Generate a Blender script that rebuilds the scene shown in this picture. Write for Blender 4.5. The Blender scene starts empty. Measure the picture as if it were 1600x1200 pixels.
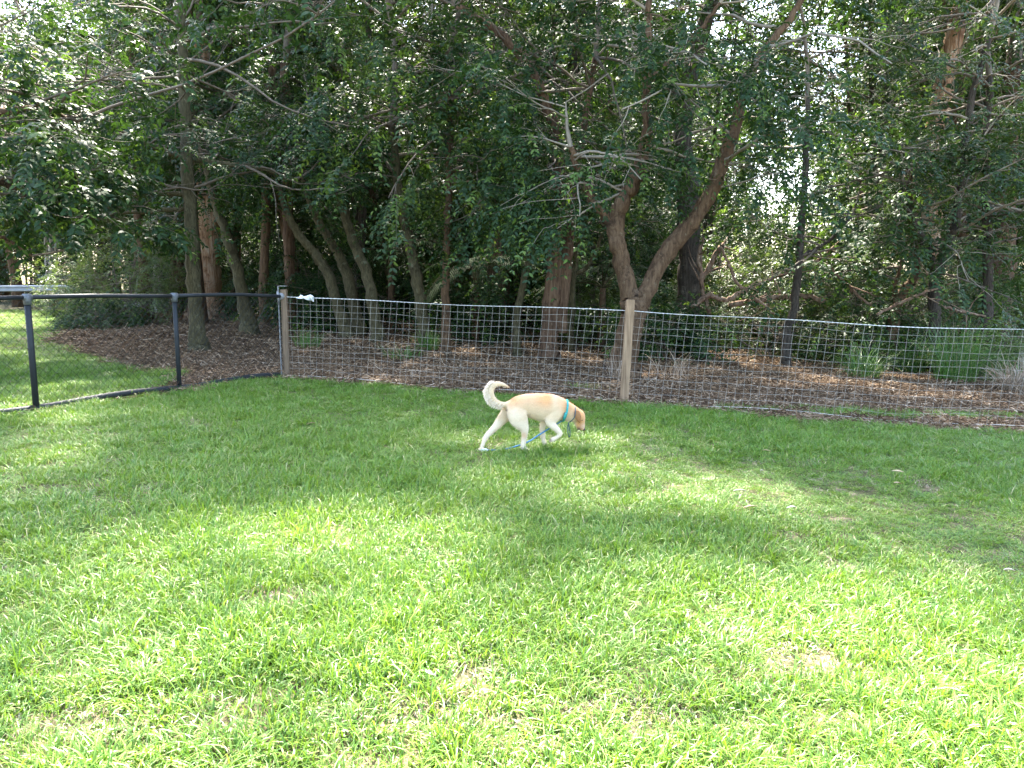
import bpy, math, random
import numpy as np
from mathutils import Vector

SC = bpy.context.scene
COL = SC.collection
R = math.radians
rng = np.random.default_rng(11)

# ------------------------------------------------------------------ camera
CAM_Z, FPX, PITCH = 1.55, 1210.0, math.atan(165 / 1210.0)
cam = bpy.data.cameras.new('camera')
cam.sensor_width = 36.0
cam.lens = 36.0 * FPX / 1600.0
cam.clip_start, cam.clip_end = 0.05, 2000
cam_o = bpy.data.objects.new('camera', cam)
cam_o.location = (0, 0, CAM_Z)
cam_o.rotation_euler = (math.pi / 2 - PITCH, 0, 0)
COL.objects.link(cam_o)
SC.camera = cam_o

# ------------------------------------------------------------------ light
SUN_EL = R(55)
SUN_AZ = R(-8)          # clockwise from +Y (seen from above)
world = bpy.data.worlds.new('World')
SC.world = world
world.use_nodes = True
wn = world.node_tree
bg = wn.nodes['Background']
sky = wn.nodes.new('ShaderNodeTexSky')
sky.sky_type = 'NISHITA'
sky.sun_disc = False
sky.sun_elevation = SUN_EL
sky.sun_rotation = SUN_AZ
sky.dust_density = 2.5
sky.air_density = 1.0
wn.links.new(sky.outputs[0], bg.inputs[0])
bg.inputs[1].default_value = 0.135
sun = bpy.data.lights.new('sun', 'SUN')
sun.energy = 5.0
sun.angle = R(2.0)
sun.color = (1.0, 0.94, 0.82)
sun_o = bpy.data.objects.new('sun', sun)
sd = Vector((math.sin(SUN_AZ) * math.cos(SUN_EL), math.cos(SUN_AZ) * math.cos(SUN_EL), math.sin(SUN_EL)))
sun_o.rotation_euler = sd.to_track_quat('Z', 'Y').to_euler()
sun_o.location = (0, 0, 40)
COL.objects.link(sun_o)
SC.view_settings.view_transform = 'Standard'
SC.view_settings.look = 'None'
SC.view_settings.gamma = 1
SC.view_settings.exposure = 3.56
SC.view_settings.use_curve_mapping = False
cy = SC.cycles
cy.max_bounces = 7
cy.diffuse_bounces = 4
cy.glossy_bounces = 2
cy.transmission_bounces = 5
cy.sample_clamp_indirect = 6
cy.use_denoising = True

# ------------------------------------------------------------------ geometry helpers
FW = np.array([0, math.cos(PITCH), -math.sin(PITCH)])
UP = np.array([0, math.sin(PITCH), math.cos(PITCH)])
RT = np.array([1.0, 0, 0])
EYE = np.array([0, 0, CAM_Z])


def ray(px, py):
    return RT * ((px - 800) / FPX) + UP * ((600 - py) / FPX) + FW


def P(px, py, Y):
    d = ray(px, py)
    return EYE + d * (Y / d[1])


def fence_y(x):                      # line of the two fences, seen from above
    return np.where(x < CX, CY + (x - CX) * CSL, CY + (x - CX) * FSL)


def gz(x, y):
    x = np.asarray(x, float)
    y = np.asarray(y, float)
    z = 0.02 - 0.345 * np.tanh(x / 9.0)
    far = np.clip((y - 10.5) / 6.0, 0, 1)
    z = z + far * 0.07 * (np.sin(x * 0.9 + 1.3) * np.sin(y * 0.7) + 0.6 * np.sin(x * 0.37 + y * 0.51))
    z = z + 0.012 * np.sin(x * 2.3 + 0.5) * np.sin(y * 1.9 + x * 0.6)
    return z


def G(px, py):
    d = ray(px, py)
    lo, hi = 0.5, 300.0
    for _ in range(50):
        m = (lo + hi) / 2
        p = EYE + d * (m / d[1])
        if p[2] > gz(p[0], p[1]):
            lo = m
        else:
            hi = m
    return EYE + d * (lo / d[1])


CX, CY = G(447, 589)[:2]
_m = G(976, 630)
_r = G(1600, 670)
_a = G(57, 641)
CSL = (CY - _a[1]) / (CX - _a[0])      # run of the chain link fence
FSL = (_r[1] - CY) / (_r[0] - CX)


def mesh_np(name, verts, faces, mats, smooth=False, mat_idx=None):
    """verts (n,3); faces: (m,3)/(m,4) array or list of lists"""
    me = bpy.data.meshes.new(name)
    verts = np.asarray(verts, np.float32)
    if isinstance(faces, np.ndarray):
        k = faces.shape[1]
        me.vertices.add(len(verts))
        me.vertices.foreach_set('co', verts.ravel())
        me.loops.add(faces.size)
        me.loops.foreach_set('vertex_index', faces.astype(np.int32).ravel())
        me.polygons.add(len(faces))
        me.polygons.foreach_set('loop_start', np.arange(0, faces.size, k, dtype=np.int32))
        me.update(calc_edges=True)
    else:
        me.from_pydata([tuple(map(float, v)) for v in verts], [], faces)
    for m in (mats if isinstance(mats, (list, tuple)) else [mats]):
        me.materials.append(m)
    if mat_idx is not None:
        me.polygons.foreach_set('material_index', np.asarray(mat_idx, np.int32))
    if smooth:
        me.polygons.foreach_set('use_smooth', np.ones(len(me.polygons), bool))
    me.update()
    return me


def link(name, me, parent=None, kind=None):
    o = bpy.data.objects.new(name, me)
    COL.objects.link(o)
    if parent is not None:
        o.parent = parent
    if kind:
        o['kind'] = kind
    return o


def thing(name, label, cat, loc=(0, 0, 0), rotz=0, group=None):
    o = bpy.data.objects.new(name, None)
    COL.objects.link(o)
    o.empty_display_size = 0.2
    o.location = [float(v) for v in loc]
    o.rotation_euler = (0, 0, rotz)
    tag(o, label, cat, group)
    return o


def tag(o, label, cat, group=None):
    o['label'] = label
    o['category'] = cat
    if group:
        o['group'] = group
    return o


def dup(root, loc, rotz=0, scale=1.0, label=None, group=None):
    r = root.copy()
    COL.objects.link(r)
    r.location = [float(v) for v in loc]
    r.rotation_euler = (0, 0, rotz)
    r.scale = (scale,) * 3 if not isinstance(scale, tuple) else scale
    if label:
        r['label'] = label
    if group:
        r['group'] = group
    for ch in list(root.children):
        c = ch.copy()
        COL.objects.link(c)
        c.parent = r
        for g in ch.children:
            d = g.copy()
            COL.objects.link(d)
            d.parent = c
    return r


class MB:
    """collects tubes and quads into one mesh"""

    def __init__(self):
        self.v, self.f, self.n = [], [], 0

    def add(self, v, f):
        self.v.append(np.asarray(v, float))
        self.f.extend([[i + self.n for i in q] for q in f])
        self.n += len(v)

    def tube(self, pts, rad, k=8, cap=True, squash=None):
        pts = np.asarray(pts, float)
        n = len(pts)
        rad = np.broadcast_to(np.asarray(rad, float), (n,))
        t = np.gradient(pts, axis=0)
        t /= np.linalg.norm(t, axis=1)[:, None] + 1e-9
        ref = np.array([0, 0, 1.0]) if abs(t[0][2]) < 0.9 else np.array([0, 1.0, 0])
        a = np.cross(ref, t[0])
        vs = []
        ang = np.arange(k) * 2 * math.pi / k
        for i in range(n):
            a = a - t[i] * np.dot(a, t[i])
            a /= np.linalg.norm(a) + 1e-9
            b = np.cross(t[i], a)
            rr = rad[i]
            vs.append(pts[i] + (np.cos(ang)[:, None] * a + np.sin(ang)[:, None] * b) * rr)
        vs = np.concatenate(vs)
        f = []
        for i in range(n - 1):
            for j in range(k):
                j2 = (j + 1) % k
                f.append([i * k + j, i * k + j2, (i + 1) * k + j2, (i + 1) * k + j])
        if cap:
            f.append(list(range(k))[::-1])
            f.append([(n - 1) * k + j for j in range(k)])
        self.add(vs, f)

    def box(self, c, s, rz=0.0, bev=0.0):
        c = np.asarray(c, float)
        hx, hy, hz = np.asarray(s, float) / 2
        b = bev
        v = []
        if b <= 0:
            for z in (-hz, hz):
                v += [(-hx, -hy, z), (hx, -hy, z), (hx, hy, z), (-hx, hy, z)]
            f = [[3, 2, 1, 0], [4, 5, 6, 7], [0, 1, 5, 4], [1, 2, 6, 5], [2, 3, 7, 6], [3, 0, 4, 7]]
        else:
            ring = lambda ix, iy, z: [(-ix + b, -iy, z), (ix - b, -iy, z), (ix, -iy + b, z), (ix, iy - b, z), (ix - b, iy, z), (-ix + b, iy, z), (-ix, iy - b, z), (-ix, -iy + b, z)]
            v += ring(hx - b, hy - b, -hz) + ring(hx, hy, -hz + b) + ring(hx, hy, hz - b) + ring(hx - b, hy - b, hz)
            f = [list(range(8))[::-1], [24 + i for i in range(8)]]
            for l in range(3):
                for i in range(8):
                    i2 = (i + 1) % 8
                    f.append([l * 8 + i, l * 8 + i2, l * 8 + 8 + i2, l * 8 + 8 + i])
        v = np.array(v)
        cs, sn = math.cos(rz), math.sin(rz)
        v = np.stack([v[:, 0] * cs - v[:, 1] * sn, v[:, 0] * sn + v[:, 1] * cs, v[:, 2]], 1) + c
        self.add(v, f)

    def build(self, name, mat, parent=None, smooth=True, off=None, kind=None):
        v = np.concatenate(self.v)
        if off is not None:
            v = v - np.asarray(off)
        return link(name, mesh_np(name, v, self.f, mat, smooth), parent, kind)


def spline(pts, n):
    """Catmull-Rom through rows of pts (any number of columns)"""
    p = np.asarray(pts, float)
    if len(p) < 3:
        t = np.linspace(0, 1, n)[:, None]
        return p[0] * (1 - t) + p[-1] * t
    p = np.vstack([2 * p[0] - p[1], p, 2 * p[-1] - p[-2]])
    m = len(p) - 3
    out = []
    for u in np.linspace(0, m - 1e-6, n):
        i = int(u)
        t = u - i
        a, b, c, d = p[i:i + 4]
        out.append(0.5 * ((2 * b) + (c - a) * t + (2 * a - 5 * b + 4 * c - d) * t * t + (3 * b - a - 3 * c + d) * t ** 3))
    return np.array(out)


# ------------------------------------------------------------------ materials
def new_mat(name):
    m = bpy.data.materials.new(name)
    m.use_nodes = True
    nt = m.node_tree
    b = nt.nodes['Principled BSDF']
    return m, nt, b


def N(nt, t, **kw):
    n = nt.nodes.new(t)
    for k, v in kw.items():
        setattr(n, k, v)
    return n


def ramp(nt, fac, stops, interp='LINEAR'):
    r = N(nt, 'ShaderNodeValToRGB')
    r.color_ramp.interpolation = interp
    els = r.color_ramp.elements
    while len(els) < len(stops):
        els.new(0.5)
    for e, (p, c) in zip(els, stops):
        e.position = p
        e.color = (*c, 1)
    nt.links.new(fac, r.inputs[0])
    return r.outputs[0]


def noise(nt, vec, scale, detail=4, rough=0.6, dist=0.0):
    n = N(nt, 'ShaderNodeTexNoise')
    n.inputs['Scale'].default_value = scale
    n.inputs['Detail'].default_value = detail
    n.inputs['Roughness'].default_value = rough
    n.inputs['Distortion'].default_value = dist
    if vec is not None:
        nt.links.new(vec, n.inputs['Vector'])
    return n.outputs[0]


def mixc(nt, fac, a, b):
    m = N(nt, 'ShaderNodeMix', data_type='RGBA')
    for sock, v in ((m.inputs[0], fac), (m.inputs[6], a), (m.inputs[7], b)):
        if hasattr(v, 'is_linked'):
            nt.links.new(v, sock)
        elif isinstance(v, tuple):
            sock.default_value = (*v, 1)
        else:
            sock.default_value = v
    return m.outputs[2]


def math_n(nt, op, a, b=None):
    m = N(nt, 'ShaderNodeMath', operation=op)
    for s, v in zip(m.inputs, (a, b)):
        if v is None:
            continue
        if hasattr(v, 'is_linked'):
            nt.links.new(v, s)
        else:
            s.default_value = v
    return m.outputs[0]


def bump(nt, b, h, dist, strength=1.0):
    n = N(nt, 'ShaderNodeBump')
    n.inputs['Distance'].default_value = dist
    n.inputs['Strength'].default_value = strength
    nt.links.new(h, n.inputs['Height'])
    nt.links.new(n.outputs[0], b.inputs['Normal'])


def leaf_mat(name, stops, trans=(0.12, 0.2, 0.02), tfac=0.3, rough=0.38, spec=0.5, use_obj=False):
    m, nt, b = new_mat(name)
    g = N(nt, 'ShaderNodeNewGeometry')
    fac = g.outputs['Random Per Island']
    if use_obj:
        oi = N(nt, 'ShaderNodeObjectInfo')
        s = math_n(nt, 'ADD', fac, oi.outputs['Random'])
        fac = math_n(nt, 'FRACT', s)
    c = ramp(nt, fac, stops)
    nt.links.new(c, b.inputs['Base Color'])
    b.inputs['Roughness'].default_value = rough
    b.inputs['Specular IOR Level'].default_value = spec
    t = N(nt, 'ShaderNodeBsdfTranslucent')
    tc = mixc(nt, 0.5, c, trans)
    nt.links.new(tc, t.inputs[0])
    mx = N(nt, 'ShaderNodeMixShader')
    mx.inputs[0].default_value = tfac
    nt.links.new(b.outputs[0], mx.inputs[1])
    nt.links.new(t.outputs[0], mx.inputs[2])
    nt.links.new(mx.outputs[0], nt.nodes['Material Output'].inputs[0])
    return m


def bark_mat(name, dark, mid, light, scale=5.0, stretch=0.12, bd=0.02):
    m, nt, b = new_mat(name)
    tc = N(nt, 'ShaderNodeTexCoord')
    mp = N(nt, 'ShaderNodeMapping')
    mp.inputs['Scale'].default_value = (1, 1, stretch)
    nt.links.new(tc.outputs['Object'], mp.inputs[0])
    n1 = noise(nt, mp.outputs[0], scale * 4, 6, 0.65, 0.6)
    n2 = noise(nt, tc.outputs['Object'], 1.7, 4, 0.6)
    f = math_n(nt, 'ADD', math_n(nt, 'MULTIPLY', n1, 0.65), math_n(nt, 'MULTIPLY', n2, 0.35))
    c = ramp(nt, f, [(0.36, dark), (0.5, mid), (0.64, light)])
    n3 = noise(nt, tc.outputs['Object'], 7.0, 6, 0.75)
    lf = ramp(nt, n3, [(0.60, (0, 0, 0)), (0.66, (0.55, 0.55, 0.55))])
    c = mixc(nt, lf, c, tuple(0.5 * v_ + 0.5 * w_ for v_, w_ in zip(light, (0.22, 0.23, 0.17))))
    n4 = noise(nt, tc.outputs['Object'], 3.1, 5, 0.7)
    df = ramp(nt, n4, [(0.58, (0, 0, 0)), (0.63, (0.7, 0.7, 0.7))])
    c = mixc(nt, df, c, dark)
    nt.links.new(c, b.inputs['Base Color'])
    b.inputs['Roughness'].default_value = 0.9
    b.inputs['Specular IOR Level'].default_value = 0.15
    bump(nt, b, n1, bd * 1.6)
    return m


def plain_mat(name, col, rough=0.6, metal=0.0, var=0.25, nscale=14.0, bd=0.0, spec=0.4, patch=None):
    m, nt, b = new_mat(name)
    tc = N(nt, 'ShaderNodeTexCoord')
    n = noise(nt, tc.outputs['Object'], nscale, 6, 0.65)
    lo = tuple(c * (1 - var) for c in col)
    hi = tuple(min(1, c * (1 + var)) for c in col)
    c = ramp(nt, n, [(0.3, lo), (0.7, hi)])
    if patch:
        n2 = noise(nt, tc.outputs['Object'], patch[1], 5, 0.7)
        pf = ramp(nt, n2, [(patch[2], (0, 0, 0)), (patch[2] + 0.05, (1, 1, 1))])
        c = mixc(nt, pf, c, patch[0])
    nt.links.new(c, b.inputs['Base Color'])
    b.inputs['Roughness'].default_value = rough
    b.inputs['Metallic'].default_value = metal
    b.inputs['Specular IOR Level'].default_value = spec
    if bd:
        bump(nt, b, n, bd)
    return m


M = {}
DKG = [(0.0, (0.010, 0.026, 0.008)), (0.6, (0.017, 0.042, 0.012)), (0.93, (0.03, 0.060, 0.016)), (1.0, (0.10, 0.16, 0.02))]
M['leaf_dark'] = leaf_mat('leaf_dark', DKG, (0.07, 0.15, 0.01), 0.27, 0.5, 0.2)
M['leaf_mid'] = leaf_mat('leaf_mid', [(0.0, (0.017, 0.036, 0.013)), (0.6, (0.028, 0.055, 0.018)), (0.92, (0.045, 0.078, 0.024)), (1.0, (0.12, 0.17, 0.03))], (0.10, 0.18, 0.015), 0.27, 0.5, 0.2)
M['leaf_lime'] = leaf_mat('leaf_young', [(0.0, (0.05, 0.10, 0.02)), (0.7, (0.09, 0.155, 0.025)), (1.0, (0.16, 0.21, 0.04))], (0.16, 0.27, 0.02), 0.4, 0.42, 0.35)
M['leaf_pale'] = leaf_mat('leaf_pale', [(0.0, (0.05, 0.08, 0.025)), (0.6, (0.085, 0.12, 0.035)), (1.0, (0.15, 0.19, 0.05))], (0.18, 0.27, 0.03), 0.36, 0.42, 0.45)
M['leaf_far'] = leaf_mat('leaf_far', [(0.0, (0.011, 0.026, 0.007)), (0.7, (0.020, 0.044, 0.010)), (1.0, (0.06, 0.10, 0.02))], (0.09, 0.15, 0.02), 0.2, 0.5, 0.18, True)
M['palm'] = leaf_mat('palm_leaf', [(0.0, (0.014, 0.03, 0.01)), (1.0, (0.03, 0.055, 0.015))], (0.06, 0.11, 0.01), 0.2, 0.75, 0.08)
M['blade'] = leaf_mat('grass_blade', [(0.0, (0.050, 0.122, 0.013)), (0.5, (0.090, 0.185, 0.020)), (0.86, (0.15, 0.24, 0.032)), (0.96, (0.24, 0.27, 0.07)), (1.0, (0.46, 0.39, 0.21))], (0.26, 0.42, 0.02), 0.32, 0.42, 0.35, True)
M['straw'] = leaf_mat('straw_blade', [(0.0, (0.16, 0.125, 0.07)), (0.6, (0.33, 0.27, 0.18)), (1.0, (0.52, 0.46, 0.36))], (0.36, 0.30, 0.2), 0.3, 0.6, 0.3, True)
M['tussock'] = leaf_mat('tussock_blade', [(0.0, (0.04, 0.10, 0.02)), (0.8, (0.085, 0.18, 0.03)), (1.0, (0.25, 0.21, 0.12))], (0.1, 0.2, 0.03), 0.3, 0.45, 0.4)
M['dry_tussock'] = leaf_mat('dry_tussock_blade', [(0.0, (0.17, 0.12, 0.08)), (1.0, (0.40, 0.31, 0.22))], (0.3, 0.22, 0.12), 0.2, 0.7, 0.2)
M['litter'] = leaf_mat('dead_leaf', [(0.0, (0.050, 0.030, 0.017)), (0.45, (0.128, 0.079, 0.043)), (0.8, (0.23, 0.15, 0.084)), (1.0, (0.42, 0.32, 0.22))], (0.2, 0.1, 0.04), 0.1, 0.8, 0.12, True)
M['dry_leaf'] = plain_mat('dry_leaf', (0.42, 0.30, 0.17), 0.7, 0, 0.3, 40)
M['white_leaf'] = plain_mat('bleached_leaf', (0.62, 0.55, 0.44), 0.7, 0, 0.2, 40)
M['bark_red'] = bark_mat('bark_red', (0.035, 0.020, 0.012), (0.095, 0.056, 0.033), (0.17, 0.11, 0.068), 6, 0.10)
M['bark_brown'] = bark_mat('bark_brown', (0.035, 0.021, 0.012), (0.092, 0.056, 0.031), (0.155, 0.10, 0.058), 6, 0.2)
M['bark_green'] = bark_mat('bark_mossy', (0.026, 0.022, 0.011), (0.062, 0.053, 0.027), (0.11, 0.092, 0.05), 8, 0.25, 0.01)
M['bark_dark'] = bark_mat('bark_dark', (0.02, 0.017, 0.013), (0.05, 0.04, 0.03), (0.095, 0.075, 0.058), 6, 0.15)
M['bark_paper'] = bark_mat('bark_paper', (0.13, 0.06, 0.03), (0.36, 0.21, 0.12), (0.52, 0.41, 0.30), 5, 0.10, 0.03)
M['bark_pale'] = bark_mat('bark_pale', (0.14, 0.12, 0.10), (0.30, 0.27, 0.23), (0.45, 0.42, 0.38), 4, 0.3, 0.008)
M['twig'] = plain_mat('twig', (0.11, 0.085, 0.058), 0.8, 0, 0.35, 8)
M['twig_pale'] = plain_mat('twig_pale', (0.21, 0.175, 0.125), 0.8, 0, 0.3, 8)
M['stick'] = bark_mat('fallen_wood', (0.06, 0.036, 0.022), (0.16, 0.10, 0.066), (0.30, 0.225, 0.16), 5, 0.4, 0.006)
M['black_pipe'] = plain_mat('black_coated_pipe', (0.012, 0.014, 0.015), 0.6, 0, 0.3, 10, 0, 0.3, ((0.22, 0.23, 0.235), 16.0, 0.69))
M['black_wire'] = plain_mat('black_coated_wire', (0.016, 0.019, 0.017), 0.6, 0, 0.3, 20, 0, 0.2)
M['joint'] = plain_mat('worn_fitting', (0.09, 0.095, 0.095), 0.55, 0.2, 0.5, 25)
M['galv'] = plain_mat('galvanised_wire', (0.31, 0.275, 0.225), 0.7, 0.0, 0.4, 9)
M['rope'] = plain_mat('pale_cable', (0.52, 0.50, 0.44), 0.6, 0, 0.2, 60)
M['old_rope'] = plain_mat('dirty_cable', (0.40, 0.35, 0.28), 0.8, 0, 0.3, 30)
M['steel'] = plain_mat('grey_steel', (0.20, 0.195, 0.185), 0.6, 0.3, 0.25, 20)
M['rag'] = plain_mat('white_rag', (0.68, 0.68, 0.66), 0.9, 0, 0.15, 30)
M['rail'] = plain_mat('guard_rail_steel', (0.30, 0.31, 0.33), 0.65, 0.1, 0.2, 5)
M['concrete'] = plain_mat('concrete', (0.30, 0.28, 0.26), 0.9, 0, 0.3, 6, 0.004)


def timber_mat(name, dark, light):
    m, nt, b = new_mat(name)
    tc = N(nt, 'ShaderNodeTexCoord')
    mp = N(nt, 'ShaderNodeMapping')
    mp.inputs['Scale'].default_value = (1, 1, 0.035)
    nt.links.new(tc.outputs['Object'], mp.inputs[0])
    n1 = noise(nt, mp.outputs[0], 70, 5, 0.6, 0.3)
    n2 = noise(nt, tc.outputs['Object'], 5, 4, 0.6)
    f = math_n(nt, 'ADD', math_n(nt, 'MULTIPLY', n1, 0.7), math_n(nt, 'MULTIPLY', n2, 0.3))
    nt.links.new(ramp(nt, f, [(0.33, dark), (0.62, light)]), b.inputs['Base Color'])
    b.inputs['Roughness'].default_value = 0.85
    b.inputs['Specular IOR Level'].default_value = 0.2
    bump(nt, b, n1, 0.004)
    return m


M['timber'] = timber_mat('weathered_timber', (0.13, 0.08, 0.045), (0.31, 0.205, 0.12))
M['timber_grey'] = timber_mat('grey_timber', (0.07, 0.048, 0.03), (0.19, 0.13, 0.08))

# ------------------------------------------------------------------ ground
def smooth(a, b, x):
    t = np.clip((np.asarray(x, float) - a) / (b - a), 0, 1)
    return t * t * (3 - 2 * t)


def wob(x, y, s=1.0):
    return (np.sin(x * 1.7 * s + 0.4) * np.sin(y * 1.3 * s + 1.1) + 0.6 * np.sin(x * 3.9 * s + y * 2.1 * s) + 0.4 * np.sin(y * 5.3 * s - x * 3.1 * s)) / 2.0


_LB = np.array([G(120, 560)[:2], G(60, 470)[:2]])


def seg_blob(x, y, c, rx, ry):
    return np.exp(-(((x - c[0]) / rx) ** 2 + ((y - c[1]) / ry) ** 2))


_rp = G(1450, 648)
_mp = G(905, 606)
_np = G(1120, 640)
_fp = G(640, 555)


LPOLY = np.array([G(a_, b_)[:2] for a_, b_ in ((80, 530), (108, 552), (200, 573), (330, 589), (470, 592), (620, 478), (175, 478), (112, 502))])
_lc = LPOLY.mean(0)
_e = LPOLY[1] - LPOLY[0]
LSIGN = 1.0 if ((_lc[0] - LPOLY[0][0]) * _e[1] - (_lc[1] - LPOLY[0][1]) * _e[0]) > 0 else -1.0


def lawn_mask(x, y):
    """1 where green turf grows, 0 where the ground is bare litter"""
    x = np.asarray(x, float)
    y = np.asarray(y, float)
    fy = fence_y(x)
    inside = np.where(x < CX, smooth(-0.10, 0.25, (fy - y) * -1 * 0 + (x - (CX + (y - CY) / CSL)) * 0.9 + 0.10 * wob(x, y)), 1.0)
    south = smooth(0.14, 0.42, (CY + (x - CX) * FSL) - y + 0.10 * wob(x * 1.3, y * 1.3) - 0.18 * np.exp(-((x - 3.6) / 1.3) ** 2))
    lawn = inside * np.where(x < CX, np.maximum(south, 0), south)
    # turf outside the chain link fence on the left
    out = (x < CX + (y - CY) / CSL) & (y < CY + 40)
    edge = -3.9 - 0.12 * (y - 9) * 0 - 0.62 * np.clip(y - 9.9, 0, 40) + 0.5 * wob(x * 0.7, y * 0.7)
    left = smooth(0.3, -0.3, x - edge) * (y > 4)
    near = smooth(0.25, -0.25, (y - (9.95 + 0.10 * (x + 5)) + 0.3 * wob(x, y))) * smooth(-0.05, 0.2, (CX + (y - CY) / CSL) - x)
    dpoly = np.full(x.shape, 9.0)
    for (ax_, ay_), (bx_, by_) in zip(LPOLY, np.roll(LPOLY, -1, axis=0)):
        ex, ey = bx_ - ax_, by_ - ay_
        el = math.hypot(ex, ey)
        dpoly = np.minimum(dpoly, ((x - ax_) * ey - (y - ay_) * ex) / el * LSIGN)
    left = smooth(0.25, -0.25, dpoly + 0.35 * wob(x, y)) * (y > 4) * (x < -2.5 - 0.2 * y) * out
    # patches beyond the wire fence
    p = 0.9 * seg_blob(x, y, _rp, 2.0, 0.33) + 0.55 * seg_blob(x, y, _mp, 0.5, 0.25) + 0.6 * seg_blob(x, y, _np, 0.9, 0.25) + 0.25 * seg_blob(x, y, _fp, 1.6, 0.5)
    p = smooth(0.28, 0.6, p + 0.15 * wob(x * 2, y * 2)) * (y > CY + (x - CX) * FSL)
    far = 0.75 * smooth(26, 32, y + 2 * wob(x * .3, y * .3))
    return np.clip(np.maximum(np.maximum(lawn, left), np.maximum(p, far)), 0, 1)


def axis(a, b, step, far):
    core = np.arange(a, b + 1e-6, step)
    ext = [step]
    l, r = [], []
    v, s = b, step
    while v < far:
        s *= 1.35
        v += s
        r.append(v)
    v, s = a, step
    while v > -far:
        s *= 1.35
        v -= s
        l.append(v)
    return np.array(l[::-1] + list(core) + r)


xs = axis(-14, 14, 0.16, 420)
ys = axis(-1, 24, 0.16, 420)
gx, gy = np.meshgrid(xs, ys)
gv = np.stack([gx.ravel(), gy.ravel(), gz(gx, gy).ravel()], 1)
nx, ny = len(xs), len(ys)
ii = (np.arange(ny - 1)[:, None] * nx + np.arange(nx - 1)[None, :]).ravel()
gf = np.stack([ii, ii + 1, ii + nx + 1, ii + nx], 1)


def ground_mat():
    m, nt, b = new_mat('ground')
    tc = N(nt, 'ShaderNodeTexCoord')
    at = N(nt, 'ShaderNodeAttribute')
    at.attribute_name = 'lawn'
    n1 = noise(nt, tc.outputs['Object'], 2.2, 6, 0.65)
    n2 = noise(nt, tc.outputs['Object'], 38, 5, 0.7)
    n3 = noise(nt, tc.outputs['Object'], 9, 5, 0.7, 0.4)
    soil = ramp(nt, n2, [(0.3, (0.034, 0.021, 0.012)), (0.5, (0.095, 0.059, 0.033)), (0.7, (0.18, 0.115, 0.064))])
    thatch = ramp(nt, n3, [(0.3, (0.028, 0.036, 0.013)), (0.5, (0.075, 0.07, 0.032)), (0.66, (0.24, 0.18, 0.12))])
    f = math_n(nt, 'ADD', at.outputs['Fac'], math_n(nt, 'MULTIPLY', math_n(nt, 'SUBTRACT', n1, 0.5), 0.5))
    fr = ramp(nt, f, [(0.35, (0, 0, 0)), (0.62, (1, 1, 1))])
    nt.links.new(mixc(nt, fr, soil, thatch), b.inputs['Base Color'])
    b.inputs['Roughness'].default_value = 0.95
    b.inputs['Specular IOR Level'].default_value = 0.1
    bump(nt, b, n2, 0.02)
    return m


gme = mesh_np('ground', gv, gf, ground_mat(), True)
a = gme.attributes.new('lawn', 'FLOAT', 'POINT')
a.data.foreach_set('value', lawn_mask(gv[:, 0], gv[:, 1]).astype(np.float32))
ground = link('ground', gme, None, 'structure')

# ------------------------------------------------------------------ chain link fence (left)
c0 = np.array([CX, CY])
dirA = np.array([-1.0, -CSL])
dirA /= np.linalg.norm(dirA)
pA = G(57, 641)[:2]
pB = G(281, 612)[:2]
tA = float(np.dot(pA - c0, dirA))
_k = (281 - 800) / FPX               # where the fence line crosses the second post's bearing
_g = G(281, 612)
_k = _g[0] / _g[1]
tB = float((c0[0] - _k * c0[1]) / (_k * dirA[1] - dirA[0]))
H_CH = 1.17


def on_chain(t, h):
    q = c0 + dirA * t
    return np.array([q[0], q[1], gz(q[0], q[1]) + h])


chain = thing('chain_link_fence', 'black chain link fence on pipe posts running off at the left', 'fence', on_chain(tB, 0))
org = np.array(chain.location)
for t in (tB, tA, tA * 2 - tB):
    mb = MB()
    mb.tube([on_chain(t, -0.15), on_chain(t, 0.6), on_chain(t, H_CH - 0.02)], 0.031 if t != tB else 0.027, 14)
    mb.build('post', M['black_pipe'], chain, True, org)
    mb = MB()
    mb.tube([on_chain(t, H_CH - 0.075), on_chain(t, H_CH + 0.036)], 0.038, 14)
    mb.tube([on_chain(t - 0.045, H_CH), on_chain(t + 0.045, H_CH)], 0.031, 14)
    mb.build('rail_fitting', M['joint'], chain, True, org)
bounds = [0.03, tB, tA, tA * 2 - tB]
for a0, a1 in zip(bounds[:-1], bounds[1:]):
    mb = MB()
    mb.tube([on_chain(t, H_CH) for t in np.linspace(a0, a1, 6)], 0.0235, 12)
    mb.build('top_rail', M['black_pipe'], chain, True, org)
    mb = MB()
    tt = np.linspace(a0 + (0.12 if a0 < 0.1 else 0.0), a1, 14)
    mb.tube([on_chain(t, 0.035 + 0.012 * math.sin(t * 3.1)) for t in tt], 0.036, 12)
    mb.build('bottom_pipe', M['black_pipe'], chain, True, org)
# woven diamonds: two families of zig-zag wires
mb = MB()
D = 0.045
tmax = bounds[-1]
nw = int(tmax / D)
zs = np.arange(0.05, H_CH - 0.01, D)
for i in range(nw):
    for sgn in (1,):
        pts = []
        for k, z in enumerate(zs):
            t = 0.04 + (i + 0.5) * D + (D / 2 if (k + i) % 2 else -D / 2) * 1.04
            off = 0.003 if (k + i) % 2 else -0.003
            p = on_chain(min(max(t, 0.03), tmax), z)
            p[0] += off
            pts.append(p)
        mb.tube(pts, 0.0025, 4, False)
mb.build('chain_mesh', M['black_wire'], chain, False, org, 'stuff')

# ------------------------------------------------------------------ wire fence (right)
LEAN = 0.1


def on_wire(s, h, shear=True):
    x = CX + s * DX
    y = CY + s * DY
    q = h * LEAN / 1.2 * smooth(0.0, 1.2, s) if shear else 0.0
    return np.array([x + q * DX, y + q * DY, gz(x, y) + h])


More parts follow.
